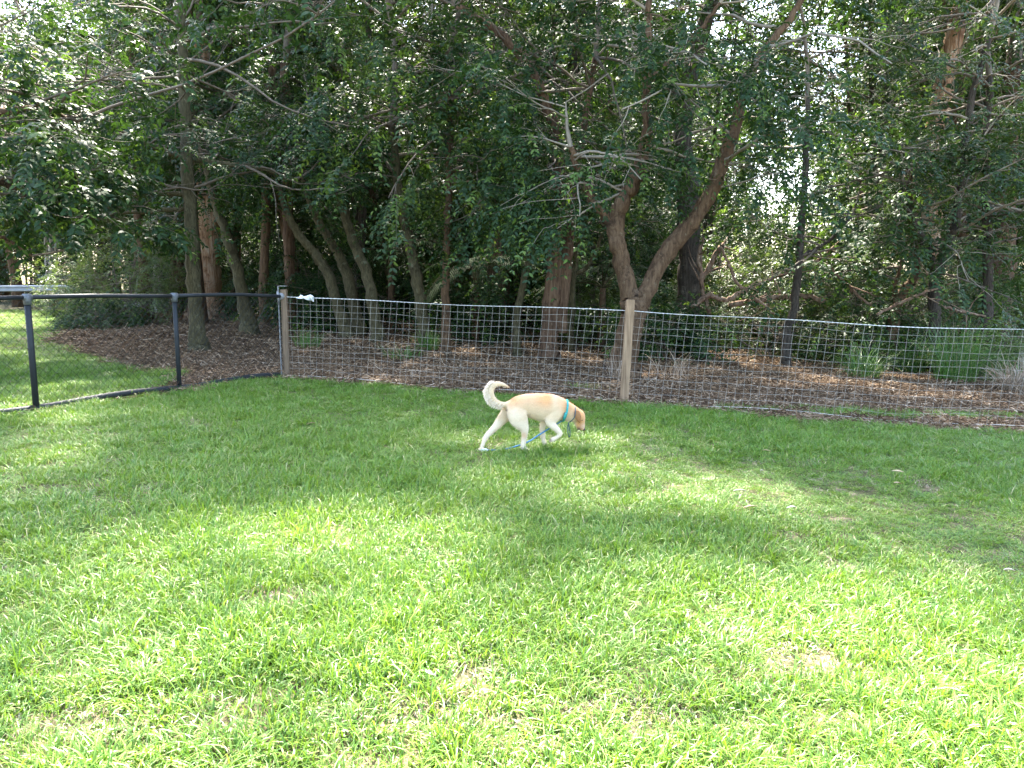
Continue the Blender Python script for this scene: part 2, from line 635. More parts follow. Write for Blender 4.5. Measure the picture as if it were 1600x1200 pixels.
_n = math.hypot(1, FSL)
DX, DY = 1 / _n, FSL / _n
S_END = (7.6 - CX) / DX
sM = (_m[0] - CX) / DX


def top_h(s):
    a_ = np.interp(s, [0, sM, S_END], [1.165, 1.18, 1.15])
    u = np.where(s < sM, s / sM, (s - sM) / 5.5)
    return a_ - 0.05 * 4 * u * (1 - u) * np.where(s < sM, 0.5, 0.6)


wf = thing('wire_fence', 'galvanised square mesh wire fence on timber posts across the lawn edge', 'fence', on_wire(0, 0, False))
worg = np.array(wf.location)
# corner post: sawn timber with a steel angle on its face
mb = MB()
mb.box((CX + 0.015, CY + 0.01, gz(CX, CY) + 0.585), (0.085, 0.085, 1.37), 0.05, 0.006)
cp = mb.build('corner_post', M['timber_grey'], wf, False, worg)
mb = MB()
mb.box((CX - 0.052, CY - 0.035, gz(CX, CY) + 0.66), (0.012, 0.045, 1.32), 0.05)
mb.box((CX + 0.012, CY - 0.038, gz(CX, CY) + 1.318), (0.125, 0.05, 0.008), 0.05)
mb.build('steel_angle', M['steel'], wf, False, worg)
mb = MB()
mb.tube([on_chain(0.06, H_CH), on_chain(-0.02, H_CH)], [0.05, 0.042], 12)
mb.tube([(CX - 0.05, CY - 0.05, gz(CX, CY) + 1.05), (CX - 0.055, CY - 0.055, gz(CX, CY) + 1.24)], [0.014, 0.02], 8)
mb.build('rail_bracket', M['steel'], wf, True, worg)
# middle post, leaning, sawn timber with worn faces
pb = on_wire(sM, 0, False)
ptop = P(984, 468, pb[1] - 0.01)
mb = MB()
n_ = 9
for_r = []
ax = (ptop - pb)
base = pb - ax * 0.08 + np.array([0, -0.055, 0])
prof = np.array([(-.052, -.04), (-.046, -.047), (.046, -.047), (.052, -.04), (.052, .04), (.046, .047), (-.046, .047), (-.052, .04)])
vv, ff = [], []
for k in range(n_):
    u = k / (n_ - 1)
    c = base + ax * 1.08 * u
    jit = 1 + 0.03 * math.sin(k * 2.1)
    for (a_, b_) in prof:
        vv.append((c[0] + a_ * jit, c[1] + b_, c[2]))
for k in range(n_ - 1):
    for j in range(8):
        j2 = (j + 1) % 8
        ff.append([k * 8 + j, k * 8 + j2, k * 8 + 8 + j2, k * 8 + 8 + j])
ff.append(list(range(8))[::-1])
ff.append([(n_ - 1) * 8 + j for j in range(8)])
mb.add(vv, ff)
mb.build('post', M['timber'], wf, False, worg)
# far right post stands outside the frame
mb = MB()
e = on_wire(S_END, 0, False)
mb.box((e[0], e[1], e[2] + 0.55), (0.1, 0.09, 1.4), 0, 0.006)
mb.build('post', M['timber'], wf, False, worg)
# horizontal wires
NH = 12
for r in range(1, NH):
    f = r / NH
    pts = []
    for s in np.linspace(0.0, S_END, 64):
        h = top_h(s) * (1 - f) + 0.03 * f + 0.008 * math.sin(s * 2.7 + r * 1.9) + 0.006 * math.sin(s * 6.1 + r * 2.2)
        if r == NH - 1:
            h += 0.012 * math.sin(s * 3.7)
        p = on_wire(s, h)
        pts.append(p)
    mb = MB()
    mb.tube(pts, 0.0016, 5, False)
    mb.build('horizontal_wire', M['galv'], wf, True, worg)
nv = int(S_END / 0.098)
for i in range(nv):
    s = 0.11 + i * 0.098 + 0.006 * math.sin(i * 2.3)
    if s > S_END:
        break
    pts = []
    for h in np.linspace(0.015, float(top_h(s)), 9):
        p = on_wire(s + 0.006 * math.sin(h * 6 + i * 0.9), h)
        p[1] -= 0.0035
        pts.append(p)
    mb = MB()
    mb.tube(pts, 0.0014, 4, False)
    mb.build('vertical_wire', M['galv'], wf, True, worg)
# top cable (two-strand) and the pale cable on the ground
mb = MB()
ss = np.linspace(-0.02, S_END, 220)
for ph in (0, math.pi):
    mb.tube([on_wire(s, float(top_h(s)) + 0.003 * math.sin(s * 60 + ph)) + np.array([0, 0.003 * math.cos(s * 60 + ph), 0]) for s in ss], 0.0034, 5, False)
mb.build('top_cable', M['rope'], wf, True, worg)
mb = MB()
pts = []
for s in np.linspace(0.12, S_END, 120):
    p = on_wire(s, 0.03 + 0.012 * math.sin(s * 2.1), False)
    p[1] -= 0.05 + 0.02 * math.sin(s * 1.3)
    pts.append(p)
mb.tube(pts, 0.005, 6, False)
mb.build('ground_cable', M['old_rope'], wf, True, worg)

# rag knotted round the top cable
k0 = on_wire(0.36, float(top_h(0.36)))
vv, ff = [], []
mb = MB()
for j in range(4):
    a_ = spline([k0 + np.array([-0.15 + 0.02 * j, 0.01 * j, 0.0]), k0 + np.array([-0.08, -0.012, -0.006 + 0.012 * j]), k0 + np.array([0.0, -0.014, 0.012 - 0.01 * j]), k0 + np.array([0.06, 0.012 * (j - 1), 0.03 - 0.02 * j]), k0 + np.array([0.10, -0.01, 0.01 - 0.02 * j])], 14)
    mb.tube(a_, 0.008 + 0.006 * np.sin(np.linspace(0, 3.1, 14)), 7)
mb.tube(spline([k0 + np.array([0.055, -0.03, 0.03]), k0 + np.array([0.075, -0.02, -0.02]), k0 + np.array([0.06, 0.03, -0.02]), k0 + np.array([0.05, 0.03, 0.03]), k0 + np.array([0.055, -0.03, 0.03])], 14), 0.011, 7)
rag = mb.build('knotted_rag', M['rag'], None, True, k0)
rag.location = k0
tag(rag, 'white rag knotted round the top cable beside the corner post', 'rag')

# ------------------------------------------------------------------ foliage builders
def unit(v):
    return v / (np.linalg.norm(v, axis=-1, keepdims=True) + 1e-9)


def leaves_mesh(base, axis_, nrm, length, width):
    """arrays of leaf bases, axes, upward normals -> folded rhombic leaves (6 verts, 4 tris)"""
    axis_ = unit(axis_)
    side = unit(np.cross(axis_, nrm))
    nn = np.cross(side, axis_)
    L = length[:, None]
    W = width[:, None]
    v = np.empty((len(base), 6, 3))
    v[:, 0] = base
    v[:, 1] = base + axis_ * L * 0.32 + side * W * 0.5 + nn * W * 0.16
    v[:, 2] = base + axis_ * L * 0.68 + side * W * 0.40 + nn * W * 0.10
    v[:, 3] = base + axis_ * L - nn * L * 0.10
    v[:, 4] = base + axis_ * L * 0.68 - side * W * 0.40 + nn * W * 0.10
    v[:, 5] = base + axis_ * L * 0.32 - side * W * 0.5 + nn * W * 0.16
    f = np.array([[0, 1, 5, 5], [1, 2, 4, 5], [2, 3, 4, 4]])
    tri = np.array([[0, 1, 5], [1, 2, 4], [1, 4, 5], [2, 3, 4]])
    n = len(base)
    faces = (np.arange(n)[:, None, None] * 6 + tri[None]).reshape(-1, 3)
    return v.reshape(-1, 3), faces


def sprays(pos, dirs, rg, n_leaf=12, slen=0.42, ll=0.075, lw=0.032, droop=0.5):
    """pinnate leafy shoots growing from pos along dirs, drooping"""
    n = len(pos)
    dirs = unit(dirs)
    t = (np.arange(n_leaf) // 2 + 1) / (n_leaf / 2)
    t = t[None, :, None]
    sl = slen * rg.uniform(0.6, 1.3, (n, 1, 1))
    down = np.array([0, 0, -1.0])
    base = pos[:, None] + dirs[:, None] * sl * t + down * (droop * sl * t * t)
    stem = unit(dirs[:, None] + down * (2 * droop * t))
    h = unit(np.cross(stem, np.array([0, 0, 1.0])) + 1e-4)
    h = unit(h + 0.35 * rg.normal(0, 1, (n, 1, 3)))
    sg = np.where(np.arange(n_leaf) % 2 == 0, 1.0, -1.0)[None, :, None]
    ax = unit(h * sg * 0.9 + stem * 0.75 + rg.normal(0, 0.22, (n, n_leaf, 3)) + down * 0.15)
    up = unit(np.cross(h * 1.0, stem))
    up = np.where(up[..., 2:3] < 0, -up, up)
    up = unit(up + rg.normal(0, 0.3, (n, n_leaf, 3)))
    up = np.broadcast_to(up, ax.shape)
    sz = rg.uniform(0.65, 1.2, (n, n_leaf)) * (1.0 - 0.25 * (t[..., 0] > 0.95))
    return leaves_mesh(base.reshape(-1, 3), ax.reshape(-1, 3), up.reshape(-1, 3), (sz * ll).ravel(), (sz * lw).ravel())


def branchlet(start, d, length, rg, n=7, wig=0.12, grav=-0.02):
    pts = [np.array(start, float)]
    d = unit(np.array(d, float))
    st = length / (n - 1)
    for _ in range(n - 1):
        d = unit(d + rg.normal(0, wig, 3) + np.array([0, 0, grav]))
        pts.append(pts[-1] + d * st)
    return np.array(pts)


def crown(tw, stems, rg, n_prim, plen, z0, z1, up=0.25, n_sec=5, seclen=1.0, n_spr=8, spr=None, bare=0.15, r0=0.028, bias=None, grav=-0.03, hmin=None, young=0.06):
    """tw: MB for branches; stems: list of (n,4) arrays x,y,z,r to branch from. returns leaf verts, faces"""
    spr = spr or {}
    cand = np.concatenate(stems)
    cand = cand[(cand[:, 2] >= z0) & (cand[:, 2] <= z1)]
    SP, SD = [], []
    if len(cand) == 0:
        return None
    for i in range(n_prim):
        c = cand[rg.integers(len(cand))]
        a_ = rg.uniform(0, 2 * math.pi)
        d = np.array([math.cos(a_), math.sin(a_), up + rg.normal(0, 0.22)])
        if bias is not None:
            d[:2] += np.array(bias) * rg.uniform(0.2, 1.0)
        L = plen * rg.uniform(0.55, 1.25)
        n = 9
        pr = branchlet(c[:3], d, L, rg, n, 0.16, grav)
        rb = min(r0 * L / max(plen, .1), c[3] * 0.6 + 0.004)
        tw.tube(pr, np.linspace(rb, rb * 0.25, n), 5, False)
        if rg.uniform() < bare:
            ns, leafy = n_sec // 2, False
        else:
            ns, leafy = n_sec, True
        for j in range(ns):
            u = rg.uniform(0.25, 1.0)
            k = min(int(u * (n - 1)), n - 2)
            p0 = pr[k] + (pr[k + 1] - pr[k]) * (u * (n - 1) - k if u < 1 else 1)
            t = unit(pr[k + 1] - pr[k])
            d2 = unit(t + rg.normal(0, 0.65, 3) * np.array([1, 1, 0.55]))
            L2 = seclen * rg.uniform(0.5, 1.3)
            se = branchlet(p0, d2, L2, rg, 6, 0.16, -0.05)
            r2 = max(rb * 0.4 * (1 - 0.5 * u), 0.004)
            tw.tube(se, np.linspace(r2, 0.0025, 6), 4, False)
            if leafy:
                m = max(1, int(n_spr * rg.uniform(0.6, 1.3)))
                us = (1 - rg.uniform(0, 1, m) ** 1.5 * 0.7) * 4.999
                kk = us.astype(int)
                p_ = se[kk] + (se[kk + 1] - se[kk]) * (us - kk)[:, None]
                t_ = unit(se[kk + 1] - se[kk])
                SP.append(p_)
                SD.append(t_ * 0.7 + rg.normal(0, 0.6, (m, 3)) * np.array([1, 1, 0.6]))
    if not SP:
        return None
    SP = np.concatenate(SP)
    SD = np.concatenate(SD)
    if hmin is not None:
        k = SP[:, 2] > hmin
        SP, SD = SP[k], SD[k]
    res = sprays(SP, SD, rg, **spr)
    nl = spr.get('n_leaf', 12) * 4
    return res[0], res[1], np.repeat((rg.uniform(0, 1, len(SP)) < young).astype(np.int32), nl)


def px_path(pts, Y, flare=True, tilt=0.0):
    """traced trunk: (px,py,width_px) -> rows x,y,z,r at depth Y (+tilt per metre of height)"""
    out = []
    z_b = None
    for (px, py, w) in pts:
        q = P(px, py, Y)
        if z_b is None:
            z_b = q[2]
        yy = Y + tilt * (q[2] - z_b)
        q = P(px, py, yy)
        out.append([q[0], q[1], q[2], 0.5 * w / FPX * yy])
    return np.array(out)


def wood(mb, path, rg, k=10, n=None, lump=0.06):
    n = n or max(10, len(path) * 6)
    s = spline(path, n)
    s[:, 3] = np.maximum(s[:, 3], 0.004) * (1 + lump * rg.normal(0, 0.5, n))
    s[1:-1, :3] += rg.normal(0, 0.012, (n - 2, 3))
    k = 16
    i0 = mb.n
    mb.tube(s[:, :3], s[:, 3], k)
    v = mb.v[-1]
    ring = v[:n * k].reshape(n, k, 3)
    th = np.arange(k) * 2 * math.pi / k
    ph = rg.uniform(0, 6.28, 4)
    q = np.arange(n)[:, None] * 0.35
    dsp = 1 + 0.05 * np.sin(3 * th + ph[0] + q * .6) + 0.045 * np.sin(5 * th + ph[1] - q * .4) + 0.04 * np.sin(2 * th + q * 1.3 + ph[2]) + 0.035 * rg.normal(0, 1, (n, k))
    v[:n * k] = (s[:, None, :3] + (ring - s[:, None, :3]) * dsp[..., None]).reshape(-1, 3)
    return s


def tree(label, bark, leaf, Y, stems, crowns, name='tree', seed=0, group=None, limbs=(), twig='twig', tilt=0.0, cat='tree'):
    """stems[0] is the trunk; its first point is dropped onto the ground"""
    rg = np.random.default_rng(seed + 100)
    paths = [px_path(s, Y, tilt=tilt) for s in stems]
    b = paths[0][0]
    g = float(gz(b[0], b[1]))
    root = np.array([b[0], b[1], g])
    foot = np.array([[b[0], b[1], g - 0.15, b[3] * 1.75], [b[0], b[1], g + 0.03, b[3] * 1.4], [b[0], b[1], g + 0.22, b[3] * 1.08]])
    if b[2] > g + 0.45:
        paths[0] = np.vstack([foot, paths[0]])
    else:
        paths[0] = np.vstack([foot, paths[0][1:]])
    for p in paths:
        p[:, :3] -= root
    t = thing(name, label, cat, root, 0, group)
    mb = MB()
    S = [wood(mb, paths[0], rg, 12)]
    mb.build('trunk', M[bark], t)
    for p in paths[1:]:
        mb = MB()
        S.append(wood(mb, p, rg, 10))
        mb.build('limb', M[bark], t)
    # leaders: carry each stem on above the frame
    tw = MB()
    lead = []
    for s, px_ in zip(S, stems):
        top = s[-1]
        hi = px_[-1][1] < 205
        d = unit(s[-1, :3] - s[-4, :3])
        L = max(0.5, crowns.get('top', 7.0) - top[2]) if hi else 0.7
        if len(stems) > 1 and px_ is stems[0] and not hi:
            continue
        pr = branchlet(top[:3], unit(d + np.array([0, 0, 0.7])), L, rg, 10, 0.10, 0.05)
        rr = np.linspace(top[3], 0.012, 10)
        tw.tube(pr, rr, 7, False)
        lead.append(np.column_stack([pr, rr]))
    LV, LF, LM, nb = [], [], [], 0
    kz = rg.uniform(0.95, 1.4)
    for c in crowns['sets']:
        c = dict(c)
        c['spr'] = dict(c['spr'])
        c['spr']['ll'] *= kz
        c['spr']['lw'] *= kz * rg.uniform(.85, 1.1)
        c['spr']['droop'] *= rg.uniform(.5, 1.2)
        res = crown(tw, S + lead, rg, **c)
        if res is not None:
            LV.append(res[0])
            LF.append(res[1] + nb)
            LM.append(res[2])
            nb += len(res[0])
    tw.build('branches', M[twig], t)
    if LV:
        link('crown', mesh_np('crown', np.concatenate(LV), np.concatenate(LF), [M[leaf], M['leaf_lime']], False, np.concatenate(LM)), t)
    return t


SPR = dict(n_leaf=12, slen=0.42, ll=0.085, lw=0.036, droop=0.5)
SPR_HANG = dict(n_leaf=16, slen=0.6, ll=0.09, lw=0.038, droop=0.8)
SPR_HIGH = dict(n_leaf=10, slen=0.6, ll=0.14, lw=0.06, droop=0.4)
SPR_FINE = dict(n_leaf=14, slen=0.4, ll=0.06, lw=0.02, droop=0.35)


def cset(n_prim=14, plen=2.2, z0=2.2, z1=7, **kw):
    d = dict(n_prim=n_prim, plen=plen, z0=z0, z1=z1, spr=SPR)
    d.update(kw)
    return d


# ------------------------------------------------------------------ trees along the fence, traced
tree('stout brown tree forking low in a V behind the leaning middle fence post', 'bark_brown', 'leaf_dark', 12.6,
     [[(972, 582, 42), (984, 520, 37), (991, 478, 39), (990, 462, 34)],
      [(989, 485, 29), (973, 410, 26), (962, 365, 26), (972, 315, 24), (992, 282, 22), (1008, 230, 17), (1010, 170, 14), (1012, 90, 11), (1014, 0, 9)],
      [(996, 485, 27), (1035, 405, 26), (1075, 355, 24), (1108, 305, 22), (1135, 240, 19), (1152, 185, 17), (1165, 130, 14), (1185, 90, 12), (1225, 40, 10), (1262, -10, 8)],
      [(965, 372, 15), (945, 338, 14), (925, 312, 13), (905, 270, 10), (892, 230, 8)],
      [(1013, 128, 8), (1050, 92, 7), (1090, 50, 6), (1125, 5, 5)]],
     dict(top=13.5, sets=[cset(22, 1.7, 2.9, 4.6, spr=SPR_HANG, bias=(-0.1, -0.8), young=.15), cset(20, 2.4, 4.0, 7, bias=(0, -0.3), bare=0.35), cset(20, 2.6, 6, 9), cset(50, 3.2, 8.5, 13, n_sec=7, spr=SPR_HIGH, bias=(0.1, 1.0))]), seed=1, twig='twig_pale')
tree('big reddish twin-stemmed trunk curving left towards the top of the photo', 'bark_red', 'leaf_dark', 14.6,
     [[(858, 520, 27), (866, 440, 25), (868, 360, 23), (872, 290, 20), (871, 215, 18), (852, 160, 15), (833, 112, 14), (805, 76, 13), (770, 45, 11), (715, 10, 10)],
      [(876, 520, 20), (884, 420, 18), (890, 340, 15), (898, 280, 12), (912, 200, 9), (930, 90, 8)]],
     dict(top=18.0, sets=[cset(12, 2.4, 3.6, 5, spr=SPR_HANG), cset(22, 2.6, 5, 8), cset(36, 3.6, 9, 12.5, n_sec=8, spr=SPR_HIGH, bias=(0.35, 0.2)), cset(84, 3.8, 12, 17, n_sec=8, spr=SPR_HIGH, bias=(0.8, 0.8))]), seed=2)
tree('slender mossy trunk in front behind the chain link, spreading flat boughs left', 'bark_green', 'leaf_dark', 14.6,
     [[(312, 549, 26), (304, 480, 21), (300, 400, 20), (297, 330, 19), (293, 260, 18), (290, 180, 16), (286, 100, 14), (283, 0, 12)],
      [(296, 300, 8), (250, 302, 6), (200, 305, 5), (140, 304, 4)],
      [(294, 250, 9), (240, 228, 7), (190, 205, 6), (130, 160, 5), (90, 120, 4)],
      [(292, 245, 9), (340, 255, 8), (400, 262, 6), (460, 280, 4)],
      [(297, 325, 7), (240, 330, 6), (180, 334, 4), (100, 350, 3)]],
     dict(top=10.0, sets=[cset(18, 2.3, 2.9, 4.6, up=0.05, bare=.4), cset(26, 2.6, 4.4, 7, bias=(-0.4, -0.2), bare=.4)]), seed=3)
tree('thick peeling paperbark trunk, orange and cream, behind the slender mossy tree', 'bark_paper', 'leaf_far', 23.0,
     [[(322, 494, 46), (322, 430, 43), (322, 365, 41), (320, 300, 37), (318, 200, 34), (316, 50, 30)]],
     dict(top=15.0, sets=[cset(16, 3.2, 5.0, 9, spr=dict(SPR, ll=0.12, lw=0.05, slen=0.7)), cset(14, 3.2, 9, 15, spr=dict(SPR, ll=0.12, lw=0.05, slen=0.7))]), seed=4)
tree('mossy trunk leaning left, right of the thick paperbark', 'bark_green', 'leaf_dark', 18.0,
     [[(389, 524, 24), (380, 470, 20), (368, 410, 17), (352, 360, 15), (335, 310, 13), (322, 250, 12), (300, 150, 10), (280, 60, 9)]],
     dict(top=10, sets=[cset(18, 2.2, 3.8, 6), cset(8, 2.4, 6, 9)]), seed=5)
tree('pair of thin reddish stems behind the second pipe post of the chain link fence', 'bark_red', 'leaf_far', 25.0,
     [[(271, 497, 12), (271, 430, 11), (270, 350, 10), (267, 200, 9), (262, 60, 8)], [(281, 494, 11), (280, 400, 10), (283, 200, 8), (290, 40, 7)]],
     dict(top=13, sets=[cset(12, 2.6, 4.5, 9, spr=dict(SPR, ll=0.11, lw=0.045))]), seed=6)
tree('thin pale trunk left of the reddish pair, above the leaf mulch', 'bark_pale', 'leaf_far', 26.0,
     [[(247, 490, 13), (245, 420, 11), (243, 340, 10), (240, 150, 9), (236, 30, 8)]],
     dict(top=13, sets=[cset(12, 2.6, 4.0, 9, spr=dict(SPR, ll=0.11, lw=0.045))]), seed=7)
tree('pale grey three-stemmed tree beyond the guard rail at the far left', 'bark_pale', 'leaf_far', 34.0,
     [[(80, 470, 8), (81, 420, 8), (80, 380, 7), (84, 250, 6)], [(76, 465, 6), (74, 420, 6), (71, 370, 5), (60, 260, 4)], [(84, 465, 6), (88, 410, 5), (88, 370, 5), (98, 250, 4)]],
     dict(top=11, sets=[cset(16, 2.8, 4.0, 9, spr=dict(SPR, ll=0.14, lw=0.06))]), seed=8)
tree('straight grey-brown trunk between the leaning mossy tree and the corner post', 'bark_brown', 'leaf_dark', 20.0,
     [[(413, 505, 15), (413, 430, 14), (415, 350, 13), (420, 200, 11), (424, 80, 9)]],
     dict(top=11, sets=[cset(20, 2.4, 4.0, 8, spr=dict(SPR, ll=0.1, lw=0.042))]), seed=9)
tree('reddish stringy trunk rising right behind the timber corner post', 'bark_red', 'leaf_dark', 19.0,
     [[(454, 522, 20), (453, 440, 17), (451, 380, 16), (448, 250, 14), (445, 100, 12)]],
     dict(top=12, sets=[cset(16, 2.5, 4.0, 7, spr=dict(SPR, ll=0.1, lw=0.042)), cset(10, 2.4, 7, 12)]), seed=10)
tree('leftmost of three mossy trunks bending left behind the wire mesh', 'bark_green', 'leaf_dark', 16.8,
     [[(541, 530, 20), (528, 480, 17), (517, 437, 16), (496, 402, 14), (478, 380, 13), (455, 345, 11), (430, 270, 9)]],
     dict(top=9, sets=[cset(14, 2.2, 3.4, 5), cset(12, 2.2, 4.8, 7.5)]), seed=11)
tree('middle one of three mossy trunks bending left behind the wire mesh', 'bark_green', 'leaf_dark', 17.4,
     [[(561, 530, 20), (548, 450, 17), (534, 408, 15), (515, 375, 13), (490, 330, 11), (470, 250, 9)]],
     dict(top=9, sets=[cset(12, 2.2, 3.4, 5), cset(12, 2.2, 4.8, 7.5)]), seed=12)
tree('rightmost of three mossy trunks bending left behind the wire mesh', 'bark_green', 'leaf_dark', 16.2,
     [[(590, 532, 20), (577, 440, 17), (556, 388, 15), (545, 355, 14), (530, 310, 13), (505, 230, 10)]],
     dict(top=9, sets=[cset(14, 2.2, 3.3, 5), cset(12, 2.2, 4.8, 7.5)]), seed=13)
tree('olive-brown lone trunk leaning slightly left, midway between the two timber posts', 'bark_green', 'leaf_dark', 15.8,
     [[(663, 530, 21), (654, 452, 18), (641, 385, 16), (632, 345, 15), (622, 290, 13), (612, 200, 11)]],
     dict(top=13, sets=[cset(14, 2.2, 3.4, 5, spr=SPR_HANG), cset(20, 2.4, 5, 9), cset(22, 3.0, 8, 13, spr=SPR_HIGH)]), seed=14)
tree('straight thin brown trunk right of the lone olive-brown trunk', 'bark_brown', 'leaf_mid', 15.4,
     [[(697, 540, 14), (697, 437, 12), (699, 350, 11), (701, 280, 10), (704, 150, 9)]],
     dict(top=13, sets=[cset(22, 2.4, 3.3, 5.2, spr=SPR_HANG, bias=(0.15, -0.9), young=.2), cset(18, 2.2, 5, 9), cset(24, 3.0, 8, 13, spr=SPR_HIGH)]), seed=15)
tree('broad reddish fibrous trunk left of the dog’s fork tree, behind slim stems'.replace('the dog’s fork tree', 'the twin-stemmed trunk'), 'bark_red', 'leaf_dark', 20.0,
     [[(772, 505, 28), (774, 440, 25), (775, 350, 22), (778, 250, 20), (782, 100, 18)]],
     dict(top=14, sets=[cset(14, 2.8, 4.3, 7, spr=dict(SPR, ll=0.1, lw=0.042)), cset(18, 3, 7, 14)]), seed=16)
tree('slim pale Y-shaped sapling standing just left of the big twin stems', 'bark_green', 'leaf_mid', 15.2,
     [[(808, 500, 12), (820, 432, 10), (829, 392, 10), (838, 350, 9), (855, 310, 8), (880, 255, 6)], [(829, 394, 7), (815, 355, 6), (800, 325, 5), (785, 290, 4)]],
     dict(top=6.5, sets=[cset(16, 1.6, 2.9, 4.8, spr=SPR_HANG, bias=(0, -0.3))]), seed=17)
tree('thin sapling with a side stem between the twin stems and the V fork', 'bark_green', 'leaf_mid', 16.5,
     [[(893, 530, 10), (895, 440, 9), (897, 420, 9), (905, 380, 8), (915, 330, 7), (925, 260, 5)], [(897, 428, 6), (915, 420, 6), (930, 395, 5), (945, 355, 4)]],
     dict(top=6, sets=[cset(14, 1.6, 2.3, 4.4, spr=SPR_FINE)]), seed=18)
tree('tall dark trunk in deep shade just right of the V fork', 'bark_dark', 'leaf_dark', 17.0,
     [[(1074, 520, 40), (1077, 440, 36), (1078, 380, 34), (1075, 300, 31), (1068, 230, 28), (1068, 180, 26), (1080, 110, 24), (1101, 40, 21), (1120, -20, 19)]],
     dict(top=18, sets=[cset(12, 2.4, 3.6, 6), cset(14, 2.8, 6, 9), cset(70, 3.6, 9, 17.5, n_sec=7, spr=SPR_HIGH, bias=(-.35, .35))]), seed=19)
tree('thin dark upright trunk beside the tangle of fallen branches', 'bark_dark', 'leaf_dark', 15.0,
     [[(1230, 520, 14), (1243, 467, 12), (1250, 394, 11), (1253, 340, 10), (1258, 250, 9), (1262, 150, 7)], [(1250, 400, 6), (1290, 380, 5), (1330, 340, 4)]],
     dict(top=8, sets=[cset(12, 1.9, 1.8, 4.2), cset(10, 2.0, 4, 8, bare=0.3)]), seed=20)
tree('crooked trunk with a knee bend, left of the dark forked tree at right', 'bark_brown', 'leaf_mid', 15.4,
     [[(1394, 508, 17), (1402, 475, 15), (1412, 455, 14), (1430, 430, 13), (1428, 390, 12), (1424, 340, 11), (1420, 260, 9)], [(1400, 480, 7), (1397, 450, 6), (1410, 400, 5), (1400, 340, 4)]],
     dict(top=7, sets=[cset(20, 2.0, 1.6, 4.0, bare=0.4), cset(10, 2.0, 4, 7)]), seed=21)
tree('dark forked trunk with two rising limbs near the right edge', 'bark_dark', 'leaf_mid', 15.0,
     [[(1461, 515, 18), (1461, 450, 16), (1463, 418, 17)],
      [(1462, 424, 13), (1450, 395, 12), (1440, 372, 11), (1425, 335, 10), (1410, 285, 8)],
      [(1464, 424, 13), (1480, 385, 12), (1492, 350, 12), (1500, 300, 11), (1508, 230, 10), (1520, 150, 9), (1545, 60, 8)]],
     dict(top=9, sets=[cset(14, 2.0, 2.0, 4.2), cset(22, 2.4, 4.2, 9, bare=0.5)]), seed=22, twig='twig_pale')
tree('thick rust-coloured trunk, pale grey higher up, behind the dark forked trunk', 'bark_paper', 'leaf_far', 20.0,
     [[(1448, 500, 34), (1450, 430, 32), (1456, 330, 30), (1464, 200, 28), (1484, 80, 26), (1510, -20, 22)]],
     dict(top=14, sets=[cset(8, 2.8, 4.0, 8, spr=dict(SPR, ll=0.1, lw=0.042)), cset(14, 3, 8, 14)]), seed=23)
tree('dark ivy-shaded trunk close to the right edge behind bright low leaves', 'bark_dark', 'leaf_mid', 15.2,
     [[(1540, 528, 18), (1543, 460, 15), (1543, 390, 14), (1542, 330, 13), (1540, 230, 11), (1546, 120, 9)]],
     dict(top=8, sets=[cset(20, 2.0, 2.0, 5, bare=.45), cset(14, 2, 5, 8, bare=.4)]), seed=24)
tree('broad rusty trunk almost hidden behind the dark trunk at the right edge', 'bark_red', 'leaf_far', 20.0,
     [[(1563, 496, 36), (1566, 430, 33), (1570, 380, 30), (1576, 250, 26), (1584, 100, 22)]],
     dict(top=13, sets=[cset(14, 2.8, 3.5, 7, spr=dict(SPR, ll=0.1, lw=0.042)), cset(10, 3, 7, 13)]), seed=25)
tree('leafy tree leaning in from beyond the left edge, boughs drooping over the rail', 'bark_brown', 'leaf_dark', 12.4,
     [[(-150, 560, 34), (-140, 430, 30), (-120, 300, 26), (-90, 180, 20), (-50, 60, 14)],
      [(-115, 290, 12), (-40, 270, 10), (30, 300, 8), (80, 340, 5)], [(-100, 220, 12), (-10, 180, 10), (60, 170, 7), (120, 190, 5)], [(-128, 345, 10), (-60, 350, 8), (0, 370, 6), (50, 400, 4)]],
     dict(top=9, sets=[cset(36, 1.7, 1.9, 3.6, n_spr=8, spr=dict(SPR, ll=0.1, lw=0.035), bias=(0.5, -0.1), hmin=1.25), cset(34, 2.2, 3.2, 6.5, bias=(0.45, 0)),]), seed=26)

# ------------------------------------------------------------------ woodland behind: prototypes and copies
def proto_tree(name, label, bark, leaf, h, r, zc, seed, n1, spr, spread=2.6, forks=1, group=None, lean=0.05, cat='tree', up=0.25):
    rg = np.random.default_rng(seed)
    t = thing(name, label, cat, (0, 0, 0), 0, group)
    mb, tw = MB(), MB()
    S = []
    for k in range(forks):
        d = np.array([rg.normal(0, lean), rg.normal(0, lean), 1.0])
        a_ = branchlet((rg.normal(0, 0.03) * k * 4, rg.normal(0, 0.03) * k * 4, -0.2), d, h, rg, 12, 0.05, 0.02)
        rr = np.linspace(r * (1.0 if k == 0 else 0.7), r * 0.15, 12)
        rr[0] *= 1.35
        mb.tube(a_, rr, 9)
        S.append(np.column_stack([spline(a_, 30), spline(rr[:, None], 30)]))
    mb.build('trunk', M[bark], t)
    LV, LF, nb = [], [], 0
    res = crown(tw, S, rg, n1, spread, zc, h, up=up, n_sec=6, seclen=1.2, n_spr=7, spr=spr)
    tw.build('branches', M['twig'], t)
    link('crown', mesh_np('crown', res[0], res[1], [M[leaf], M['leaf_lime']], False, res[2]), t)
    return t


